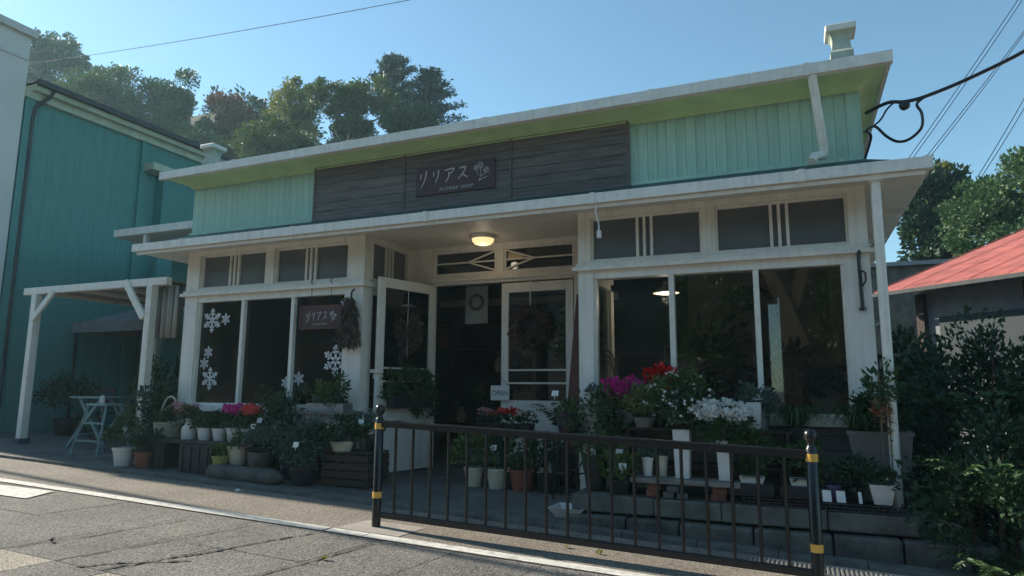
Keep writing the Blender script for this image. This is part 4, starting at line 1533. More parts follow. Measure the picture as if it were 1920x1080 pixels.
# --- left group
zb = 0.305
bench = empty('plank_bench', (-6.75, -0.45, 0), 'long black plank bench resting on crates in front of the left window', 'bench')
bx('bench_plank', DARKP, bench, -1.0, 1.05, -0.22, -0.01, zb - 0.035, zb)
bx('bench_plank', DARKP, bench, -1.0, 1.05, 0.01, 0.2, zb - 0.035, zb)
for k, (xa, xb) in enumerate(((-7.52, -7.05), (-6.80, -6.28))):
    cr = empty('black_crate', ((xa + xb) / 2, -0.5, zf((xa + xb) / 2, -0.72)), ('black plastic crate under the bench near terracotta pot', 'black plastic crate under the bench near the stone trough')[k], 'crate', 'crates under the bench')
    hw_ = (xb - xa) / 2
    H = zb - 0.04 - cr.location.z
    for (a, b, c, d) in ((-hw_, hw_, -0.2, -0.185), (-hw_, hw_, 0.185, 0.2), (-hw_, -hw_ + 0.015, -0.185, 0.185), (hw_ - 0.015, hw_, -0.185, 0.185)):
        bx('side_panel', DARKP, cr, a, b, c, d, 0, H)
    bx('crate_base', DARKP, cr, -hw_ + 0.015, hw_ - 0.015, -0.185, 0.185, 0.0, 0.015)
    for kk in range(4):
        bx('rib', DARKP, cr, -hw_ + 0.05 + kk * (2 * hw_ - 0.12) / 3, -hw_ + 0.07 + kk * (2 * hw_ - 0.12) / 3, -0.212, -0.2, 0.02, H - 0.02)

gcy = 'white potted cyclamens along the bench'
potted('white milk churn jug holding pale pink flowers on the bench', (-6.94, -0.45, zb), WPOT, 0.088, 0.24, 'jug', [(bush(0.14, 0.2, 260), L_MID)], [(petals(0.16, 0.16, 120), F_PINK)], group=gcy)
potted('white pot of bare green leaves next to the milk churn jug', (-6.66, -0.47, zb), WPOT, 0.088, 0.145, 'round', [(bush(0.16, 0.17, 330), L_MID)], None, group=gcy)
potted('white pot with dark leaves and few dull purple flowers', (-6.43, -0.46, zb), WPOT, 0.085, 0.145, 'round', [(bush(0.15, 0.18, 330), L_DARK)], [(petals(0.07, 0.2, 26), leafmat('petal_purple', (0.10, 0.02, 0.09), (0.18, 0.04, 0.15)))], group=gcy)
potted('white potted cyclamen with magenta blossoms on the bench', (-6.21, -0.45, zb), WPOT, 0.09, 0.155, 'round', [(bush(0.15, 0.18, 330), L_MID)], [(petals(0.125, 0.225, 260, 0.04, 0.05), F_MAG)], group=gcy)
potted('white potted cyclamen with coral red blossoms on the bench', (-5.98, -0.45, zb), WPOT, 0.09, 0.15, 'round', [(bush(0.15, 0.18, 330), L_MID)], [(petals(0.125, 0.225, 260, 0.04, 0.05), F_CORAL)], group=gcy, tagp=(0.14, -0.1, 0.16))
potted('white bucket pot with green herb in front of the step stool', (-7.71, -0.72, zf(-7.71, -0.72)), WPOT, 0.125, 0.22, 'round', [(bush(0.22, 0.42, 700, 0.05), L_MID)], tagp=(0.1, -0.1, 0.42))
potted('small terracotta pot with green plant next to white bucket pot', (-7.36, -0.72, zf(-7.36, -0.72)), TERRA, 0.10, 0.19, 'round', [(bush(0.2, 0.34, 560, 0.05), L_DARK)])
# basket with handle
bk = empty('wicker_basket', (-7.50, -0.28, zb), 'wicker basket with hooped handle holding pink flowers on the bench end', 'basket')
m = MB()
for k in range(6):
    m.torus((0, 0, 0.02 + k * 0.03), 0.15 + 0.004 * k, 0.015, axis='Z', n=22, m=6)
m.lathe([(0.14, 0.0), (0.15, 0.02)], n=20)
m.build('basket_body', CREAMP, bk, smooth=True)
hd = [(0.165 * math.cos(math.pi * t / 14), 0, 0.18 + 0.33 * math.sin(math.pi * t / 14)) for t in range(15)]
MB().tube(hd, 0.012, 7).build('handle', CREAMP, bk, smooth=True)
leaf_obj('foliage', blob_leaves((0.1, 0, 0.28), (0.24, 0.2, 0.13), 420, 0.05, 12, 0.4), L_MID, bk)
leaf_obj('blossoms', blob_leaves((0.18, -0.05, 0.36), (0.26, 0.14, 0.07), 200, 0.035, 10, 0.4, wr=0.9), F_PINK, bk)
potted('leafy green plant in grey pot beside the left corner post', (-8.02, -0.12, zf(-8.0, -0.12)), DARKP, 0.16, 0.26, 'round', [(bush(0.33, 0.75, 1200, 0.06), L_DARK)])
potted('airy shrub in dark tub behind the right pergola post', (-8.65, 0.35, 0.02), DARKP, 0.2, 0.35, 'round', [(bush(0.42, 0.95, 1500, 0.06), L_MID)])
potted('tall broad leaved plant deep under the pergola', (-9.4, 1.9, 0.03), TERRA, 0.2, 0.35, 'round', [(bush(0.5, 1.2, 1300, 0.08), L_DARK)])
potted('round leafy plant beside the teal wall', (-11.9, 1.3, 0.08), DARKP, 0.2, 0.3, 'round', [(bush(0.45, 0.8, 1100, 0.07), L_DARK)])
potted('green plant spilling from tub by the folding chairs', (-10.3, 2.3, 0.05), DARKP, 0.22, 0.3, 'round', [(bush(0.5, 0.9, 1100, 0.07), L_MID)])

# stone trough and pots on it
st = MB()
nseg = 14
prof = []
for i in range(nseg + 1):
    t = i / nseg
    xx = -6.32 + 1.12 * t
    rr = 0.085 * (1 - abs(2 * t - 1) ** 6) ** 0.5 + 0.012 + 0.008 * math.sin(9 * t)
    prof.append(((xx, -0.72, zf(xx, -0.72) + 0.06), rr))
st.tube([p for p, r in prof], [r for p, r in prof], 10)
tag(st.build('stone_log', STONE, smooth=True), 'long rounded weathered stone lying along the kerb', 'stone')
potted('ochre pot half hidden with trailing succulents', (-6.02, -0.56, 0.05), CREAMP, 0.12, 0.22, 'round', [(bush(0.17, 0.15, 260), L_LIGHT)])
potted('yellow green potted succulent above the long stone', (-6.14, -0.70, 0.02), paint('yellow_pot', (0.34, 0.30, 0.09), 0.6, 0.15), 0.09, 0.14, 'round', [(bush(0.13, 0.14, 220, 0.035), L_LIGHT)])
potted('grey round pot with silvery foliage above the long stone', (-5.68, -0.58, 0.0), STONE, 0.13, 0.22, 'bowl', [(bush(0.24, 0.28, 620, 0.045), L_GREY)])
potted('bluish spreading shrub in pot beside the long stone', (-5.35, -0.42, -0.04), DARKP, 0.15, 0.24, 'round', [(bush(0.40, 0.55, 1500, 0.05), L_GREY)])
potted('tall narrow dark plant against the left shop window', (-5.62, -0.22, -0.02), DARKP, 0.13, 0.26, 'round', [(bush(0.3, 0.72, 1100, 0.055), L_DARK)], tagp=(-0.2, -0.25, 0.55))
potted('trailing blue green conifer spilling to the kerb', (-5.0, -0.62, -0.10), DARKP, 0.16, 0.2, 'round', [(bush(0.36, 0.50, 1500, 0.045), L_CON)], tagp=(0.12, -0.3, 0.42))
potted('dull green plant near the painted wooden stand', (-5.95, -0.15, 0.0), DARKP, 0.12, 0.3, 'round', [(bush(0.26, 0.6, 800, 0.05), L_DARK)], tagp=(0.05, -0.15, 0.62))
# wooden stand with planter
sd = empty('plant_stand', (-5.0, -0.22, -0.06), 'weathered grey wooden plant stand below the corner post', 'stand')
bx('top_board', GREYW, sd, -0.30, 0.30, -0.17, 0.17, 0.70, 0.735)
bx('apron', GREYW, sd, -0.27, 0.27, -0.15, -0.13, 0.60, 0.70)
for sx_ in (-0.26, 0.26):
    for sy_ in (-0.13, 0.13):
        MB().bar((sx_, sy_, 0), (sx_, sy_, 0.70), 0.04).build('leg', GREYW, sd)
bx('shelf', GREYW, sd, -0.28, 0.28, -0.15, 0.15, 0.25, 0.275)
for kk in range(5):
    bx('slat', GREYW, sd, -0.24 + kk * 0.11, -0.16 + kk * 0.11, 0.13, 0.145, 0.275, 0.60)
wp = empty('window_planter', (-5.0, -0.24, 0.675), 'long grey planter of mixed herbs on the wooden stand', 'planter')
bx('trough', TIN, wp, -0.26, 0.26, -0.09, 0.09, 0.0, 0.09)
leaf_obj('foliage', blob_leaves((0.12, 0, 0.24), (0.16, 0.12, 0.22), 520, 0.045, 12, 0.4), L_MID, wp)
leaf_obj('foliage', blob_leaves((-0.12, 0, 0.20), (0.12, 0.1, 0.18), 380, 0.045, 9, 0.4), L_LIGHT, wp)
leaf_obj('foliage', blob_leaves((0.0, -0.05, 0.14), (0.26, 0.1, 0.08), 320, 0.035, 12, 0.3), L_GREY, wp)
# crate stack with cream pot
wc = empty('wooden_crate', (-4.50, -0.38, zf(-4.5, -0.5)), 'dark brown slatted wooden crate standing left of the open door', 'crate')
for kk in range(4):
    for yy in (-0.2, 0.19):
        bx('slat', DWOOD, wc, -0.3, 0.3, yy, yy + 0.014, 0.01 + kk * 0.085, 0.08 + kk * 0.085)
    for xx in (-0.3, 0.286):
        bx('slat', DWOOD, wc, xx, xx + 0.014, -0.186, 0.19, 0.01 + kk * 0.085, 0.08 + kk * 0.085)
for sx_ in (-0.278, 0.278):
    for sy_ in (-0.178, 0.178):
        MB().bar((sx_, sy_, 0), (sx_, sy_, 0.35), 0.03).build('corner_post', DWOOD, wc)
bx('lid', DWOOD, wc, -0.3, 0.3, -0.2, 0.2, 0.352, 0.368)
zc = zf(-4.5, -0.5) + 0.368
potted('cream oval pot with grassy plant on the slatted crate', (-4.60, -0.50, zc - 0.02), CREAMP, 0.12, 0.12, 'round', [(bush(0.24, 0.26, 700, 0.05), L_DARK)], [(petals(0.2, 0.2, 26, 0.03), F_WHITE)], sc=(1.15, 0.8, 1))
potted('feathery green plant in dark pot on the crate by the door', (-4.33, -0.30, zc), DARKP, 0.10, 0.16, 'round', [(fronds((0, 0, 0), 16, 0.42, 0.07, 0.4, 10, 1.0), L_MID)], tagp=(-0.1, -0.12, 0.28))
potted('grey pot of pale rosettes at the back of the crate', (-4.48, -0.24, zc), TIN, 0.09, 0.14, 'round', [(bush(0.17, 0.26, 420, 0.045), L_GREY)], tagp=(0.16, -0.14, 0.18))
# planter hung on open door
dp = empty('door_planter', (-4.44, 0.52, 0.70), 'black planter of leafy green plants hanging on the open white door', 'planter', rz=R(75))
bx('trough', DARKP, dp, -0.33, 0.33, -0.15, -0.02, 0.0, 0.16)
leaf_obj('foliage', blob_leaves((-0.05, -0.08, 0.28), (0.42, 0.16, 0.22), 1300, 0.055, 18, 0.35), L_MID, dp)
leaf_obj('foliage', blob_leaves((0.2, -0.1, 0.10), (0.2, 0.12, 0.26), 500, 0.05, 12, 0.35), L_DARK, dp)

# dried bouquet on the corner post
db = empty('dried_bouquet', (-4.86, -0.10, 2.02), 'dried brown flower bouquet hanging upside down on the corner post', 'bouquet')
pts_, ax_ = [], []
for k in range(700):
    t = rng.random()
    a = rng.random() * 6.283
    r_ = 0.02 + 0.16 * t * rng.random()
    pts_.append((r_ * math.cos(a), r_ * math.sin(a) * 0.6 - 0.03, -0.55 * t))
    ax_.append((math.cos(a) * 0.5, math.sin(a) * 0.4, -1.0))
leaf_obj('stems', leaf_arrays(np.array(pts_), np.array(ax_) + rng.normal(size=(700, 3)) * 0.25, 0.09 * (0.5 + rng.random(700)), 0.25), L_DRY, db)
MB().tube([(0, 0.05, 0.1), (0, 0.0, 0.05), (0, 0, -0.02)], 0.012, 6).build('hook', BLACK, db)

# --- snowflake stickers on the panes
def snowflake(r, x, z, label, fat=False):
    m = MB()
    y = 0.0
    for k in range(6):
        a = R(60 * k + 90)
        d = Vector((math.cos(a), 0, math.sin(a)))
        s_ = Vector((-math.sin(a), 0, math.cos(a)))

        def quad(p, q, wd):
            dd = (q - p).normalized()
            n_ = Vector((-dd.z, 0, dd.x)) * wd / 2
            i = len(m.v)
            m.v += [tuple(p - n_), tuple(q - n_), tuple(q + n_), tuple(p + n_)]
            m.f.append((i, i + 1, i + 2, i + 3))
        quad(Vector((0, 0, 0)), d * r, r * (0.30 if fat else 0.16))
        if fat:
            quad(d * r * 0.55 - s_ * r * 0.24, d * r * 0.55 + s_ * r * 0.24, r * 0.30)
        else:
            for t, L in ((0.42, 0.30), (0.68, 0.26)):
                for sg_ in (-1, 1):
                    quad(d * r * t, d * r * (t + L * 0.55) + s_ * sg_ * r * L * 0.8, r * 0.12)
    o = m.build('snowflake_sticker', STICK)
    o.location = (x, 0.052, z)
    md = o.modifiers.new('thick', 'SOLIDIFY')
    md.thickness = 0.001
    tag(o, label, 'sticker', 'snowflake stickers on the left window')


snowflake(0.165, -7.24, 1.83, 'large white snowflake sticker at the top of the first left pane')
snowflake(0.08, -7.00, 1.84, 'small white snowflake sticker beside the large top one', True)
snowflake(0.08, -7.27, 1.40, 'small white snowflake sticker, upper of the middle pair', True)
snowflake(0.08, -7.33, 1.25, 'small white snowflake sticker, lower of the middle pair', True)
snowflake(0.15, -7.21, 1.05, 'medium white snowflake sticker low on the first left pane')
snowflake(0.19, -5.17, 1.27, 'large lilac white snowflake sticker under the hanging sign')
snowflake(0.085, -5.72, 1.05, 'small snowflake sticker on the pane right of the mullion', True)
snowflake(0.075, -5.92, 1.0, 'small snowflake sticker left of the mullion low down', True)
snowflake(0.08, -5.06, 1.95, 'small snowflake sticker above the hanging sign', True)

# --- entrance group
tl = empty('flower_table', (-3.02, 0.42, zf(-3, 0.4)), 'low dark display table holding the cyclamen trays in the entrance', 'table')
bx('tabletop', DWOOD, tl, -0.40, 0.42, -0.2, 0.2, 0.54, 0.57)
for sx_ in (-0.36, 0.38):
    for sy_ in (-0.16, 0.16):
        MB().bar((sx_, sy_, 0), (sx_, sy_, 0.54), 0.035).build('leg', DWOOD, tl)
bx('shelf', DWOOD, tl, -0.38, 0.4, -0.18, 0.18, 0.2, 0.22)
zt = zf(-3, 0.4) + 0.57
for k, (xx, mt, lb_) in enumerate(((-3.30, F_PINK, 'tray of pale pink cyclamen on the entrance table'), (-3.12, F_CORAL, 'tray of rose red cyclamen on the entrance table'), (-2.95, F_RED, 'tray of deep red cyclamen on the entrance table'), (-2.78, F_PINK, 'tray of blush white cyclamen at the table end'))):
    potted(lb_, (xx, 0.36, zt), DARKP, 0.075, 0.09, 'tray', [(bush(0.11, 0.13, 220, 0.04), L_DARK)], [(petals(0.11, 0.13, 130, 0.034, 0.03), (F_WHITE if k == 3 else mt))], group='cyclamen trays on the entrance table')
potted('teal tin tub hanging below the cyclamen trays', (-3.15, 0.14, 0.16), paint('teal_tub', (0.13, 0.22, 0.23), 0.5, 0.15), 0.24, 0.14, 'round', None, None, cat='tub', name='tin_tub', sc=(1.1, 0.4, 1))
potted('cream pot with leafy olive plant in front of the entrance', (-3.27, 0.05, zf(-3.27, 0.05)), CREAMP, 0.105, 0.2, 'round', [(bush(0.24, 0.34, 650, 0.055), L_LIGHT)])
potted('pale tapered pot with dark plant and white tag', (-2.99, 0.03, zf(-2.99, 0.03)), CREAMP, 0.11, 0.21, 'round', [(bush(0.16, 0.36, 420, 0.05), L_DARK)], tagp=(0.0, -0.1, 0.40))
potted('square rimmed terracotta pot right of the pale tapered pot', (-2.70, 0.03, zf(-2.70, 0.03)), TERRA, 0.13, 0.22, 'round', [(bush(0.2, 0.42, 480, 0.05), L_MID)])
potted('dark plant in low black pot near the stool', (-2.42, 0.10, zf(-2.42, 0.1)), DARKP, 0.12, 0.18, 'round', [(bush(0.22, 0.42, 520, 0.05), L_DARK)])
ps = empty('iron_stool', (-2.12, -0.12, zf(-2.12, -0.1)), 'tall black iron stool with splayed legs beside the right bay', 'stool')
MB().lathe([(0.0, 0.60), (0.14, 0.60), (0.15, 0.615), (0.14, 0.63), (0.0, 0.632)], n=20).build('seat', BLACK, ps, smooth=True)
for k in range(4):
    a = R(45 + 90 * k)
    MB().tube([(0.11 * math.cos(a), 0.11 * math.sin(a), 0.60), (0.19 * math.cos(a), 0.19 * math.sin(a), 0)], 0.011, 7).build('leg', BLACK, ps)
MB().torus((0, 0, 0.25), 0.16, 0.008, axis='Z').build('foot_ring', BLACK, ps)
potted('deep purple glazed pot with grassy plant on the iron stool', (-2.12, -0.12, zf(-2.12, -0.1) + 0.632), paint('purple_glaze', (0.035, 0.018, 0.04), 0.3, 0.15), 0.15, 0.2, 'round', [(blades((0, 0, 0), 45, 0.42, 0.28, 0.012), L_MID)], tagp=(-0.12, -0.12, 0.36))
potted('bushy plant with thin arching leaves beside the leaning board', (-2.42, 0.55, -0.1), DARKP, 0.15, 0.35, 'round', [(fronds((0, 0, 0.3), 20, 0.62, 0.10, 0.5, 9, 1.1), L_MID)], tagp=(0.25, -0.2, 0.75))
lp = MB()
lp.hexa([(-2.44, 0.50, -0.12), (-2.27, 0.50, -0.12), (-2.27, 0.54, -0.12), (-2.44, 0.54, -0.12)], [(-2.36, 0.90, 2.06), (-2.19, 0.90, 2.06), (-2.19, 0.94, 2.06), (-2.36, 0.94, 2.06)])
tag(lp.build('leaning_board', RWOOD), 'tall reddish brown board leaning beside the right shop door', 'board')
tr = MB()
tr.lathe([(0.10, 0), (0.16, 0.09), (0.15, 0.09), (0.10, 0.02)], (-1.97, -0.60, zf(-1.97, -0.6) - 0.01), sq=True)
tag(tr.build('white_tray', WPOT), 'white square plastic tray on the ground beside the iron stool', 'tray')

# door wreaths, lantern, lamp
def wreath(label, c, r, th, dark=True):
    t = empty('wreath', c, label, 'wreath')
    m = MB().torus((0, 0, 0), r, th * 0.5)
    m.build('ring', BARK, t)
    n = 900
    a = rng.random(n) * 6.283
    b = rng.random(n) * 6.283
    rr = th * rng.random(n) ** 0.5
    p = np.stack([(r + rr * np.cos(b)) * np.cos(a), rr * np.sin(b) * 0.6, (r + rr * np.cos(b)) * np.sin(a)], 1)
    ax = np.stack([-np.sin(a), -0.5 + 0 * a, np.cos(a)], 1) + rng.normal(size=(n, 3)) * 0.6
    leaf_obj('leaves', leaf_arrays(p, ax, 0.06 * (0.5 + rng.random(n)), 0.45), L_DRY if dark else L_GREY, t)
    MB().tube([(0, 0, r), (0, 0.0, r + 0.42)], 0.008, 6).build('ribbon', TAGW, t)
    return t


wreath('dark round leaf wreath hanging on the right door glass', (-3.0, YB - 0.03, 1.70), 0.205, 0.075)
ps_ = empty('wreath_poster', (-4.0, 1.55, 1.82), 'pale poster picturing a wreath hanging inside the doorway', 'poster')
bx('sheet', paint('poster_paper', (0.36, 0.36, 0.34), 0.7, 0.05), ps_, -0.17, 0.17, 0.0, 0.004, 0.0, 0.52)
MB().torus((0, -0.006, 0.29), 0.095, 0.022).build('printed_wreath', paint('print_green', (0.12, 0.13, 0.10), 0.7, 0.3, 40), ps_)
bmh = empty('door_beam', (-3.4, 1.8, 2.1), 'grey horizontal beam crossing inside the doorway', 'beam')
bx('timber', GREYW, bmh, -1.3, 1.3, 0, 0.08, 0.0, 0.09)
ln = empty('bird_feeder', (-4.40, 0.44, 1.95), 'small wire lantern with dried flowers hanging in the open door', 'lantern')
MB().tube([(0, 0, 0.22), (0, 0, -0.6)], 0.004, 5).build('cord', TAGW, ln)
MB().lathe([(0.0, 0.03), (0.09, 0.0), (0.085, -0.01), (0, -0.005)], n=14).build('cap', TIN, ln)
leaf_obj('dried_flowers', blob_leaves((0, 0, -0.30), (0.15, 0.12, 0.30), 600, 0.06, 14, 0.45), L_DRY, ln, 'stuff')

la = empty('ceiling_lamp', (-3.46, 0.60, 2.80), 'round glowing ceiling lamp in the recessed entrance', 'lamp')
MB().lathe([(0.145, 0.0), (0.15, -0.035), (0.14, -0.045)], n=28).build('lamp_ring', WHITE2, la, smooth=True)
MB().lathe([(0.138, -0.04), (0.13, -0.075), (0.10, -0.105), (0.05, -0.12), (0.005, -0.124)], n=28).build('lamp_shade', emit('lamp_glow', (1.0, 0.66, 0.30), 0.65), la, smooth=True)

pdn = empty('pendant_lamp', (-1.36, 1.2, 2.06), 'enamel pendant lamp hanging behind the right shop window', 'lamp')
MB().lathe([(0.155, 0.0), (0.15, 0.012), (0.06, 0.075), (0.03, 0.10), (0.03, 0.14), (0.0, 0.15)], n=26).build('shade', paint('enamel', (0.5, 0.48, 0.42), 0.35, 0.06), pdn, smooth=True)
MB().lathe([(0.005, -0.012), (0.10, -0.008), (0.145, 0.0), (0.10, 0.004)], n=22).build('glowing_bulb', emit('bulb_glow', (1.0, 0.72, 0.4), 0.5), pdn)
MB().tube([(0, 0, 0.15), (0, 0, 0.80)], 0.005, 5).build('cord', BLACK, pdn)

def bulb(name, loc, watts, parent, size=0.05):
    L = bpy.data.lights.new(name, 'POINT')
    L.energy = watts
    L.color = (1.0, 0.84, 0.64)
    L.shadow_soft_size = size
    o = bpy.data.objects.new(name, L)
    COL.objects.link(o)
    o.parent = parent
    o.location = loc
    return o


bulb('pendant_light', (0, 0, -0.08), 3.5, pdn)
bulb('ceiling_light', (0, 0, -0.20), 0.35, la)

# --- right group (on the plinth, z about 0.02)
zp = 0.02
pb = empty('plank_shelf', (-0.94, -0.5, 0.14), 'grey plank shelf resting on brick piles in front of right window', 'shelf')
bx('plank', GREYW, pb, -0.46, 0.46, -0.14, -0.005, 0.0, 0.04)
bx('plank', GREYW, pb, -0.46, 0.46, 0.005, 0.14, 0.002, 0.042)
BR = paint('red_brick', (0.19, 0.075, 0.05), 0.85, 0.25, 12, 0.4, 40, objvar=0.15)
for k, xx in enumerate((-1.21, -0.66)):
    o = MB().box(-0.06, 0.06, -0.105, 0.105, 0, 0.058).build('brick', BR, bevel=0.004)
    o.location = (xx, -0.5, zp)
    tag(o, ('lower red brick of the pile under the shelf end near the loose blocks', 'lower red brick of the pile under the shelf end near the drain rack')[k], 'brick', 'bricks under the plank shelf')
    o2 = o.copy()
    COL.objects.link(o2)
    o2.location = (xx + 0.006, -0.503, zp + 0.0595)
    o2.rotation_euler.z = 0.06
    tag(o2, ('upper red brick of the pile under the shelf end near the loose blocks', 'upper red brick of the pile under the shelf end near the drain rack')[k], 'brick', 'bricks under the plank shelf')
for k, (xx, zz, lb_) in enumerate(((-1.07, 0, 'loose pale stone block, one of the two at the bottom of three'), (-0.96, 0, 'loose pale stone block, one of the two at the bottom of three'), (-1.04, 0.052, 'loose pale stone block lying on top of two others'))):
    o = MB().box(-0.045, 0.045, -0.04, 0.04, 0, 0.05).build('stone_cube', CONC, bevel=0.006)
    o.location = (xx, -0.6, zp + zz)
    o.rotation_euler.z = 0.2 * k
    tag(o, lb_, 'block', 'loose blocks below the shelf')

zs = 0.185


def vase(label, x, y, r, h, fol, flowers, kind='tall', mat=WPOT):
    return potted(label, (x, y, zs), mat, r, h, kind, fol, flowers, cat='bouquet', name='vase_bouquet')


vase('tall square white vase of airy daisies on the plank shelf', -0.96, -0.5, 0.072, 0.41, [(blob_leaves((0, 0, 0.28), (0.33, 0.26, 0.30), 1500, 0.045, 30, 0.3, fill=0.3), L_MID)], [(blob_leaves((0, -0.03, 0.32), (0.36, 0.28, 0.30), 130, 0.028, 40, 0.12, wr=0.95), F_WHITE)])
vase('white ribbed vase packed with white daisies on the plank shelf', -0.60, -0.5, 0.068, 0.33, [(blob_leaves((0, 0, 0.14), (0.27, 0.22, 0.14), 900, 0.045, 20, 0.35), L_MID)], [(blob_leaves((0.0, -0.05, 0.29), (0.30, 0.24, 0.09), 900, 0.032, 44, 0.17, wr=0.95, up=0.5), F_WHITE)])
potted('slim white vase with sparse leaves by the daisies', (-0.36, -0.36, 0.6), WPOT, 0.06, 0.24, 'tall', [(bush(0.12, 0.18, 180), L_GREY)], cat='vase', name='white_vase')
sh2 = empty('back_shelf', (-0.72, -0.27, 0.02), 'dark wooden shelf standing against the right bay base', 'shelf')
bx('top_board', DWOOD, sh2, -0.80, 0.66, -0.10, 0.18, 0.555, 0.578)
for sx_ in (-0.76, 0.62):
    bx('side_board', DWOOD, sh2, sx_ - 0.015, sx_ + 0.015, -0.1, 0.18, 0.0, 0.555)
bx('shelf_board', DWOOD, sh2, -0.745, 0.605, -0.09, 0.17, 0.25, 0.27)
potted('variegated mounded shrub in pot on the dark shelf', (-1.33, -0.32, 0.6), GREYW, 0.10, 0.09, 'round', [(bush(0.25, 0.34, 1500, 0.04), L_VAR)])
potted('dark potted plant with magenta blossoms by the right window', (-1.50, -0.16, 0.6), TIN, 0.09, 0.13, 'round', [(bush(0.16, 0.18, 320), L_DARK)], [(blob_leaves((0.0, -0.12, 0.25), (0.20, 0.12, 0.08), 520, 0.045, 14, 0.4, wr=0.9), F_MAG)])
potted('potted plant with scarlet red blossoms by the right window', (-1.22, -0.14, 0.6), DARKP, 0.09, 0.2, 'round', [(bush(0.14, 0.2, 260), L_DARK)], [(blob_leaves((0.0, -0.02, 0.27), (0.15, 0.09, 0.12), 360, 0.045, 10, 0.45, wr=0.9), F_RED)])
potted('leafy green plant in dark pot at the foot of the right corner', (-1.78, -0.40, zp), DARKP, 0.12, 0.3, 'round', [(bush(0.28, 0.62, 1000, 0.05), L_MID)], tagp=(0.25, -0.1, 0.33))
potted('dim blue green herb beside the dark shelf', (-1.72, -0.18, 0.5), DARKP, 0.1, 0.14, 'round', [(bush(0.2, 0.36, 560, 0.05), L_GREY)])
potted('low leafy plant on the plinth under the dark shelf', (-1.52, -0.5, zp), DARKP, 0.10, 0.12, 'round', [(bush(0.2, 0.3, 520, 0.045), L_LIGHT)], tagp=(0.05, -0.14, 0.22))
potted('white conical pot with silver leaves on the plank shelf end', (-1.27, -0.5, zs), WPOT, 0.05, 0.16, 'round', [(bush(0.1, 0.16, 180, 0.035), L_GREY)])
potted('narrow pale pot next to the white conical pot', (-1.14, -0.47, zs), CREAMP, 0.045, 0.18, 'round', [(bush(0.08, 0.12, 120, 0.03), L_MID)])
for k, (xx, lb_) in enumerate(((-0.39, 'white oblong window box beside the daisy vases'), (0.0, 'white oblong window box near the right fence post'))):
    potted(lb_, (xx, -0.5, 0.16), WPOT, 0.10, 0.07, 'tray', [(bush(0.2, 0.34, 700, 0.05), L_MID)], cat='planter', name='window_box', sc=(1.0, 0.7, 1))
    cr = empty('black_crate', (xx, -0.48, zp + 0.06), ('black plastic crate under the window box beside the daisy vases', 'black plastic crate under the window box near the right fence post')[k], 'crate', 'crates on the plinth')
    for (a, b, c, d) in ((-0.17, 0.17, -0.12, -0.108), (-0.17, 0.17, 0.108, 0.12), (-0.17, -0.158, -0.108, 0.108), (0.158, 0.17, -0.108, 0.108)):
        bx('side_panel', DARKP, cr, a, b, c, d, 0, 0.08)
    bx('crate_lid', DARKP, cr, -0.17, 0.17, -0.12, 0.12, 0.08, 0.098)
# mesh plastic racks lying along the plinth edge
for k, (xa, xb) in enumerate(((-0.47, 0.09), (0.13, 0.70))):
    rk = empty('mesh_rack', ((xa + xb) / 2, -0.56, zp), ('black mesh rack on the plinth under the window boxes', 'black mesh rack on the plinth holding the white square pot')[k], 'rack', 'mesh racks on the plinth')
    w2 = (xb - xa) / 2
    for zz in (0.0, 0.026, 0.05):
        fr = MB()
        fr.box(-w2, w2, -0.12, -0.112, zz, zz + 0.009)
        fr.box(-w2, w2, 0.112, 0.12, zz, zz + 0.009)
        fr.box(-w2, -w2 + 0.008, -0.112, 0.112, zz, zz + 0.009)
        fr.box(w2 - 0.008, w2, -0.112, 0.112, zz, zz + 0.009)
        fr.build('rim', DARKP, rk)
    for i in range(17):
        x_ = -w2 + 0.02 + i * (2 * w2 - 0.04) / 16
        bx('mesh_bar', DARKP, rk, x_, x_ + 0.007, -0.118, 0.118, 0.0095, 0.0255)
zr = zp + 0.06
potted('white square tapered pot with trailing ivy on the mesh rack', (0.56, -0.56, zr), WPOT, 0.088, 0.15, 'square', [(bush(0.13, 0.12, 260, 0.04), L_DARK)])
sk = empty('staked_plant', (0.59, -0.52, zr + 0.12), 'tall staked plant with reddish stem and pale leaves by the corner post', 'plant')
m = MB()
m.tube([(0, 0, 0), (0.01, 0, 0.9)], 0.006, 6)
m.tube([(0.06, 0.02, 0), (0.07, 0.02, 0.8)], 0.005, 6)
m.build('stake', paint('bamboo', (0.16, 0.13, 0.07), 0.7, 0.2), sk)
leaf_obj('foliage', blob_leaves((0.02, 0, 0.82), (0.13, 0.11, 0.2), 170, 0.06, 12, 0.4), L_MID, sk)
leaf_obj('blossoms', blob_leaves((0.02, 0, 0.52), (0.07, 0.06, 0.2), 130, 0.045, 10, 0.4), leafmat('leaf_red', (0.16, 0.03, 0.025), (0.35, 0.25, 0.12)), sk)
for k, (xx, lb_) in enumerate(((0.17, 'small white label card leaning on the rack by the fence post'), (0.27, 'small white label card with round print next to another card'), (0.405, 'narrow white label card beside the white square pot'))):
    o = MB().hexa([(-0.032 + 0.02 * (k == 2), 0, 0), (0.032 - 0.02 * (k == 2), 0, 0), (0.032 - 0.02 * (k == 2), 0.003, 0), (-0.032 + 0.02 * (k == 2), 0.003, 0)], [(-0.036 + 0.02 * (k == 2), 0.02, 0.085), (0.028 - 0.02 * (k == 2), 0.02, 0.085), (0.028 - 0.02 * (k == 2), 0.023, 0.085), (-0.036 + 0.02 * (k == 2), 0.023, 0.085)]).build('label_card', TAGW)
    o.location = (xx, -0.63, zr)
    tag(o, lb_, 'card', 'label cards on the rack')
potted('tiny purple pot behind the label cards', (0.22, -0.52, zr), paint('violet_pot', (0.10, 0.07, 0.16), 0.5, 0.1), 0.06, 0.12, 'round', [(bush(0.1, 0.15, 160, 0.035), L_DARK)])
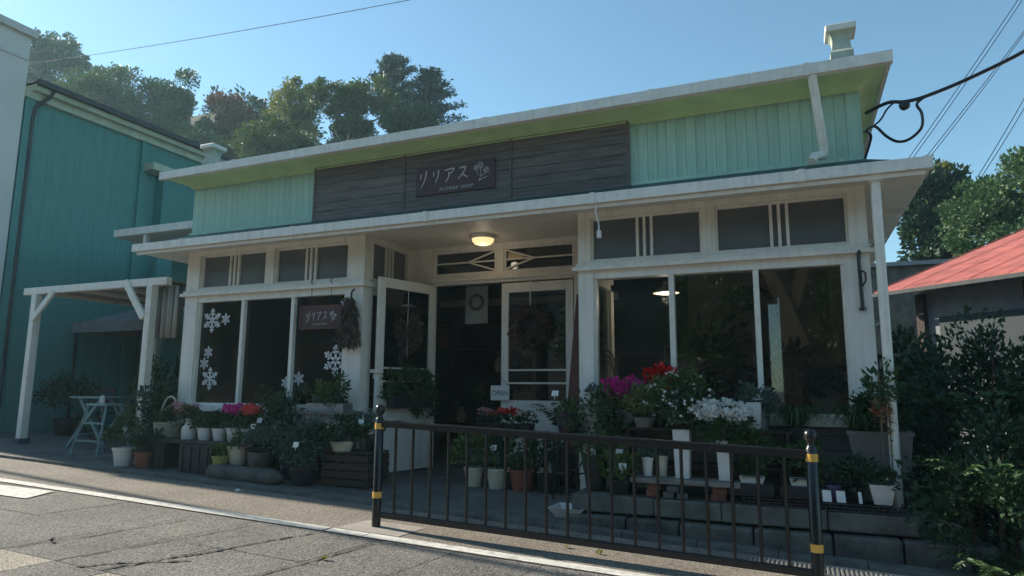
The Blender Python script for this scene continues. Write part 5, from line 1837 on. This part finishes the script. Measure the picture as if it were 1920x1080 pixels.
potted('low dark plant between cards and white square pot', (0.38, -0.48, zr), DARKP, 0.07, 0.1, 'round', [(bush(0.14, 0.26, 380, 0.045), L_DARK)])
# taupe trough planter at the corner with grasses
tq = empty('trough_planter', (0.60, -0.2, 0.30), 'large taupe trough planter with grasses against the right corner post', 'planter')
TAU = paint('taupe_clay', (0.19, 0.165, 0.15), 0.8, 0.12, 6)
MB().lathe([(0.16, 0), (0.185, 0.28), (0.195, 0.28), (0.195, 0.315), (0.17, 0.315), (0.165, 0.25)], sq=True).build('trough', TAU, tq).scale = (1.25, 0.7, 1)
leaf_obj('grass_leaves', blades((-0.15, 0, 0.28), 110, 0.72, 0.42, 0.009, 0.85), L_MID, tq)
leaf_obj('foliage', blob_leaves((0.06, 0.02, 0.46), (0.24, 0.16, 0.24), 800, 0.055, 16, 0.35), L_DARK, tq)
pd2 = empty('pot_pedestal', (0.60, -0.2, zp), 'dark timber pedestal carrying the taupe trough', 'pedestal')
bx('top_board', DWOOD, pd2, -0.23, 0.23, -0.12, 0.12, 0.245, 0.275)
for sx_ in (-0.19, 0.19):
    bx('leg', DWOOD, pd2, sx_ - 0.03, sx_ + 0.03, -0.1, 0.1, 0.0, 0.245)
potted('weeping grass in tall dark pot by the second mullion', (-0.02, -0.18, 0.35), DARKP, 0.12, 0.28, 'round', [(blades((0, 0, 0), 120, 0.62, 0.46, 0.009, 0.9), L_MID)])
bx_ = empty('pot_stand', (-0.02, -0.18, zp), 'dark slatted stand below the weeping grass pot', 'stand')
bx('top_board', DWOOD, bx_, -0.17, 0.17, -0.14, 0.14, 0.30, 0.328)
for sx_ in (-0.14, 0.14):
    for sy_ in (-0.11, 0.11):
        MB().bar((sx_, sy_, 0), (sx_, sy_, 0.30), 0.035).build('leg', DWOOD, bx_)
potted('galvanised bucket with bluish leaves beside the daisies', (-0.32, -0.20, 0.6), TIN, 0.085, 0.14, 'round', [(bush(0.17, 0.24, 420, 0.045), L_GREY)], tagp=(-0.02, -0.12, 0.26))

# ================================================================== INTERIOR
def indoor(label, loc, h, v, mat, pm=DARKP, r=0.14):
    return potted(label, loc, pm, r, h, 'round', [(v, mat)], group='plants inside the shop')


shl = empty('display_shelf', (-0.6, 1.0, -0.1), 'low dark display shelf inside the right window', 'shelf')
bx('top_board', DWOOD, shl, -1.1, 1.0, -0.3, 0.3, 0.72, 0.75)
for sx_ in (-1.05, 0.0, 0.95):
    bx('support', DWOOD, shl, sx_ - 0.02, sx_ + 0.02, -0.28, 0.28, 0, 0.72)
indoor('arching palm with dark fronds inside the right window', (-0.75, 1.1, 0.65), 0.3, fronds((0, 0, 0.15), 20, 0.85, 0.26, 0.55, 12, 1.0, wr=0.16), L_MID)
indoor('broad leaved dark plant inside near the second mullion', (-0.05, 1.0, 0.65), 0.25, bush(0.32, 0.5, 420, 0.12), L_DARK)
indoor('bushy plant inside by the first right mullion', (-1.2, 0.9, 0.65), 0.2, bush(0.3, 0.36, 420, 0.09), L_DARK)
indoor('hanging fern deep inside the right window', (-0.55, 2.2, 1.95), 0.15, fronds((0, 0, 0.1), 26, 0.6, 0.12, 0.9, 12, 0.6), L_MID)
indoor('tall rubber plant inside near the cream wall', (-1.0, 2.8, -0.1), 0.35, bush(0.5, 1.5, 520, 0.16, z=0.9), L_DARK)
indoor('leafy plant indoors at the right corner', (0.25, 0.7, 0.65), 0.22, bush(0.2, 0.35, 300, 0.08), L_GREY, CREAMP)
# white crossing braces inside
bc = empty('wall_brace', (-0.1, 2.2, 0), 'white crossed timber braces inside the right window', 'brace')
MB().bar((-0.32, 0, 2.85), (0.36, 0, 1.0), 0.05, 0.16).build('timber', IN, bc)
MB().bar((0.38, 0.06, 2.85), (-0.16, 0.06, 1.2), 0.05, 0.14).build('timber', IN, bc)
MB().box(0.52, 0.70, 0, 0.16, -0.1, 2.85).build('timber', GREYW, bc)
wk = empty('wicker_tower', (-1.88, 0.42, 0.7), 'tall slim wicker basket with looped top inside the window', 'basket')
m = MB()
for k in range(12):
    m.torus((0, 0, 0.03 * k), 0.085 + 0.002 * k, 0.016, axis='Z', n=18, m=6)
m.build('basket_body', paint('wicker', (0.11, 0.075, 0.045), 0.8, 0.25, 30), wk, smooth=True)
for k in range(3):
    hd = [((0.11 - 0.02 * k) * math.cos(math.pi * t / 12), 0.02 * k, 0.36 + (0.30 - 0.06 * k) * math.sin(math.pi * t / 12)) for t in range(13)]
    MB().tube(hd, 0.008, 6).build('handle', MATS['wicker'], wk, smooth=True)
tv = empty('wall_screen', (-1.45, 3.2, 1.05), 'dark square panel standing on a shelf inside the right window', 'panel')
bx('panel_board', DARKP, tv, -0.3, 0.3, 0, 0.04, 0, 0.5)
bx('panel_edge', GREYW, tv, -0.32, 0.32, 0.041, 0.06, -0.02, 0.52)
cbt = empty('shop_counter', (-2.2, 3.4, -0.1), 'pale topped counter deep inside the shop', 'counter')
bx('counter_top', GREYW, cbt, -0.9, 1.6, -0.3, 0.35, 1.0, 1.04)
bx('counter_front', DWOOD, cbt, -0.88, 1.58, -0.25, 0.3, 0.0, 1.0)
indoor('flower bucket plant standing in the doorway', (-3.85, 2.0, -0.1), 0.4, bush(0.32, 0.7, 520, 0.08), L_DARK)
indoor('thin topiary tree inside the doorway', (-3.8, 2.6, -0.1), 0.35, blob_leaves((0, 0, 1.35), (0.3, 0.3, 0.3), 420, 0.07, 12), L_DRY)
indoor('pale dried flower arrangement inside the doorway', (-3.55, 2.3, 0.4), 0.3, bush(0.22, 0.4, 300, 0.06), L_DRY, CREAMP)
lsh = empty('display_shelf', (-6.2, 0.75, -0.1), 'long display shelf inside the left window', 'shelf')
bx('top_board', DWOOD, lsh, -1.15, 1.1, -0.3, 0.3, 0.76, 0.79)
for sx_ in (-1.1, 0.0, 1.05):
    bx('support', DWOOD, lsh, sx_ - 0.02, sx_ + 0.02, -0.28, 0.28, 0, 0.76)
indoor('grey bucket with tall dried grass inside the left window', (-7.05, 0.55, 0.69), 0.3, blades((0, 0, 0), 60, 0.9, 0.2, 0.014, 0.1), L_DRY, TIN, 0.15)
indoor('dark leafy plant inside the middle left pane', (-6.3, 0.75, 0.69), 0.25, bush(0.35, 0.5, 520, 0.08), L_DARK)
indoor('bright green seedling plant inside behind the hanging sign', (-5.55, 0.55, 0.69), 0.2, bush(0.2, 0.35, 360, 0.06), L_MID)
indoor('white flowering plant inside the last left pane', (-5.2, 0.8, 0.69), 0.25, bush(0.24, 0.5, 360, 0.07), L_GREY)
bsh = empty('wall_shelving', (-5.8, 4.3, -0.1), 'tall dark wall shelving at the back of the shop', 'shelf')
for kk in range(5):
    bx('shelf_board', DWOOD, bsh, -1.6, 1.6, -0.2, 0.25, 0.4 + kk * 0.45, 0.43 + kk * 0.45)
for sx_ in (-1.6, 0.0, 1.6):
    bx('upright', DWOOD, bsh, sx_ - 0.02, sx_ + 0.02, -0.2, 0.25, 0, 2.4)
for k in range(8):
    o = MB().lathe([(0.06, 0), (0.09, 0.08), (0.08, 0.18), (0.04, 0.24), (0.05, 0.27)], n=14).build('vase', (CREAMP, TIN, WPOT, TERRA)[k % 4], smooth=True)
    o.location = (-7.1 + k * 0.37, 4.3, -0.1 + 0.43 + 0.45 * (k % 4))
    tag(o, ('cream', 'metal grey', 'white', 'terracotta')[k % 4] + ' vase on the back wall shelving, ' + ('in its left half', 'in its right half')[k // 4], 'vase', 'vases on the back shelving')

# ================================================================== WIRES
def wire(name, label, pts, r, group=None, sag=0.0, cat='cable', mat=BLACK):
    P0, P1 = Vector(pts[0]), Vector(pts[-1])
    if len(pts) == 2:
        q = []
        for i in range(17):
            t = i / 16
            p = P0.lerp(P1, t)
            p.z -= sag * 4 * t * (1 - t)
            q.append(p)
        pts = q
    else:
        pts = [Vector(p) for p in pts]
        q = []
        n_ = len(pts)
        for i in range(n_ - 1):
            a, b, c, d = pts[max(0, i - 1)], pts[i], pts[i + 1], pts[min(n_ - 1, i + 2)]
            for k in range(6):
                t = k / 6
                q.append(0.5 * (2 * b + (c - a) * t + (2 * a - 5 * b + 4 * c - d) * t * t + (3 * b - a - 3 * c + d) * t ** 3))
        q.append(pts[-1])
        pts = q
    return tag(MB().tube(pts, r, 7).build(name, mat, smooth=True), label, cat, group)


wire('service_cable', 'thick black service cable climbing from the shop corner', [(0.70, -0.10, 3.43), (0.85, -0.3, 3.42), (0.98, -0.32, 3.40), (1.15, -0.34, 3.42), (1.5, -0.36, 3.53), (1.95, -0.4, 3.72), (2.8, -0.5, 4.2), (5.0, -0.8, 5.9)], 0.016)
wire('drip_loop_cable', 'black drip loop cable hanging off the parapet corner', [(0.67, -0.05, 3.02), (0.72, -0.15, 3.18), (0.68, -0.25, 3.21), (0.74, -0.3, 3.22), (0.82, -0.3, 3.12), (0.90, -0.3, 3.06), (0.99, -0.3, 3.07), (1.08, -0.32, 3.15), (1.09, -0.33, 3.27), (1.06, -0.33, 3.36), (1.12, -0.34, 3.41)], 0.012)
wire('branch_cable', 'thin black cable curving from the wall to the insulator', [(0.68, -0.02, 3.28), (0.78, -0.25, 3.28), (0.84, -0.3, 3.36), (0.90, -0.32, 3.41)], 0.008)
ins = MB().lathe([(0.0, -0.04), (0.035, -0.035), (0.045, 0.0), (0.035, 0.035), (0.0, 0.04)], (0, 0, 0), 14)
io = ins.build('insulator', BLACK, smooth=True)
io.location = (0.97, -0.33, 3.365)
io.rotation_euler = (R(90), 0, 0)
tag(io, 'round dark insulator on the service cable', 'insulator')
gw = 'thin overhead wires beyond the shop'
for k, (p, q) in enumerate((((5.35, 10, 10.1), (2.2, 10, 5.6)), ((5.3, 10.1, 9.9), (2.28, 10.1, 5.6)), ((5.4, 10, 9.3), (2.5, 10, 5.6)), ((5.36, 10.1, 9.2), (2.58, 10.1, 5.6)), ((5.2, 10, 7.9), (3.8, 10, 5.5)), ((5.3, 10.1, 7.85), (3.88, 10.1, 5.5)))):
    wire('overhead_wire', 'one of a pair of thin overhead wires, ' + ('the steepest pair meeting the dark evergreen', 'the middle pair crossing the service cable', 'the low pair meeting the camphor tree')[k // 2], [p, q], 0.008, gw, 0.05)
wire('overhead_wire', 'single thin overhead wire crossing the sky above the trees', [(-30.0, 6, 12.25), (-3.0, 6, 9.9)], 0.008, None, 0.3)
wire('bundled_cable', 'thick bundled cable strung high along the street', [(-34.0, 0.55, 7.6), (10.0, -3.0, 7.6)], 0.05, None, 0.1)
cd = MB()
cd.tube([(-1.69, -0.58, 2.72), (-1.70, -0.58, 2.62), (-1.67, -0.58, 2.52), (-1.665, -0.58, 2.44)], 0.008, 6)
cd.box(-1.685, -1.645, -0.595, -0.565, 2.37, 2.44)
tag(cd.build('power_cord', WPOT), 'short white power cord hanging from the lower eave', 'cord')

# fallen leaves and litter on the street
for k, (xx, yy, lb_, mt) in enumerate(((-3.05, -2.75, 'yellow fallen leaf on the road near the white line', L_TREEL), (-1.72, -1.55, 'yellow fallen leaf on the lit pavement by the rail shadow', L_TREEL), (-1.45, -1.60, 'two toned fallen leaf on the lit pavement beside another', L_TREEL), (-5.45, -1.15, 'crumpled pale scrap lying by the building shadow edge', F_WHITE), (-4.95, -3.35, 'dark curled fallen leaf lying on the road slabs', L_DRY))):
    v = leaf_arrays(np.array([[xx, yy, zg(xx) + 0.012], [xx + 0.02, yy + 0.02, zg(xx) + 0.012]]), np.array([[1, 0.3, 0.12], [0.6, -0.6, 0.1]]), np.array([0.07, 0.05]), 0.6, 0.2)
    tag(leaf_obj('fallen_leaf', v, mt), lb_, 'leaf', 'litter on the street')

# ================================================================== HAZE
hzb = MB().box(-405, 405, -405, 405, -3.0, 46.0).build('haze', bpy.data.materials.new('haze_air'))
hzb['kind'] = 'stuff'
hm = hzb.data.materials[0]
hn, hl = link_nodes(hm)
hn.remove(hn['Principled BSDF'])
pv = hn.new('ShaderNodeVolumePrincipled')
pv.inputs['Color'].default_value = (0.58, 0.90, 1.0, 1)
pv.inputs['Density'].default_value = 0.00115
pv.inputs['Anisotropy'].default_value = 0.35
hl.new(pv.outputs[0], hn['Material Output'].inputs['Volume'])
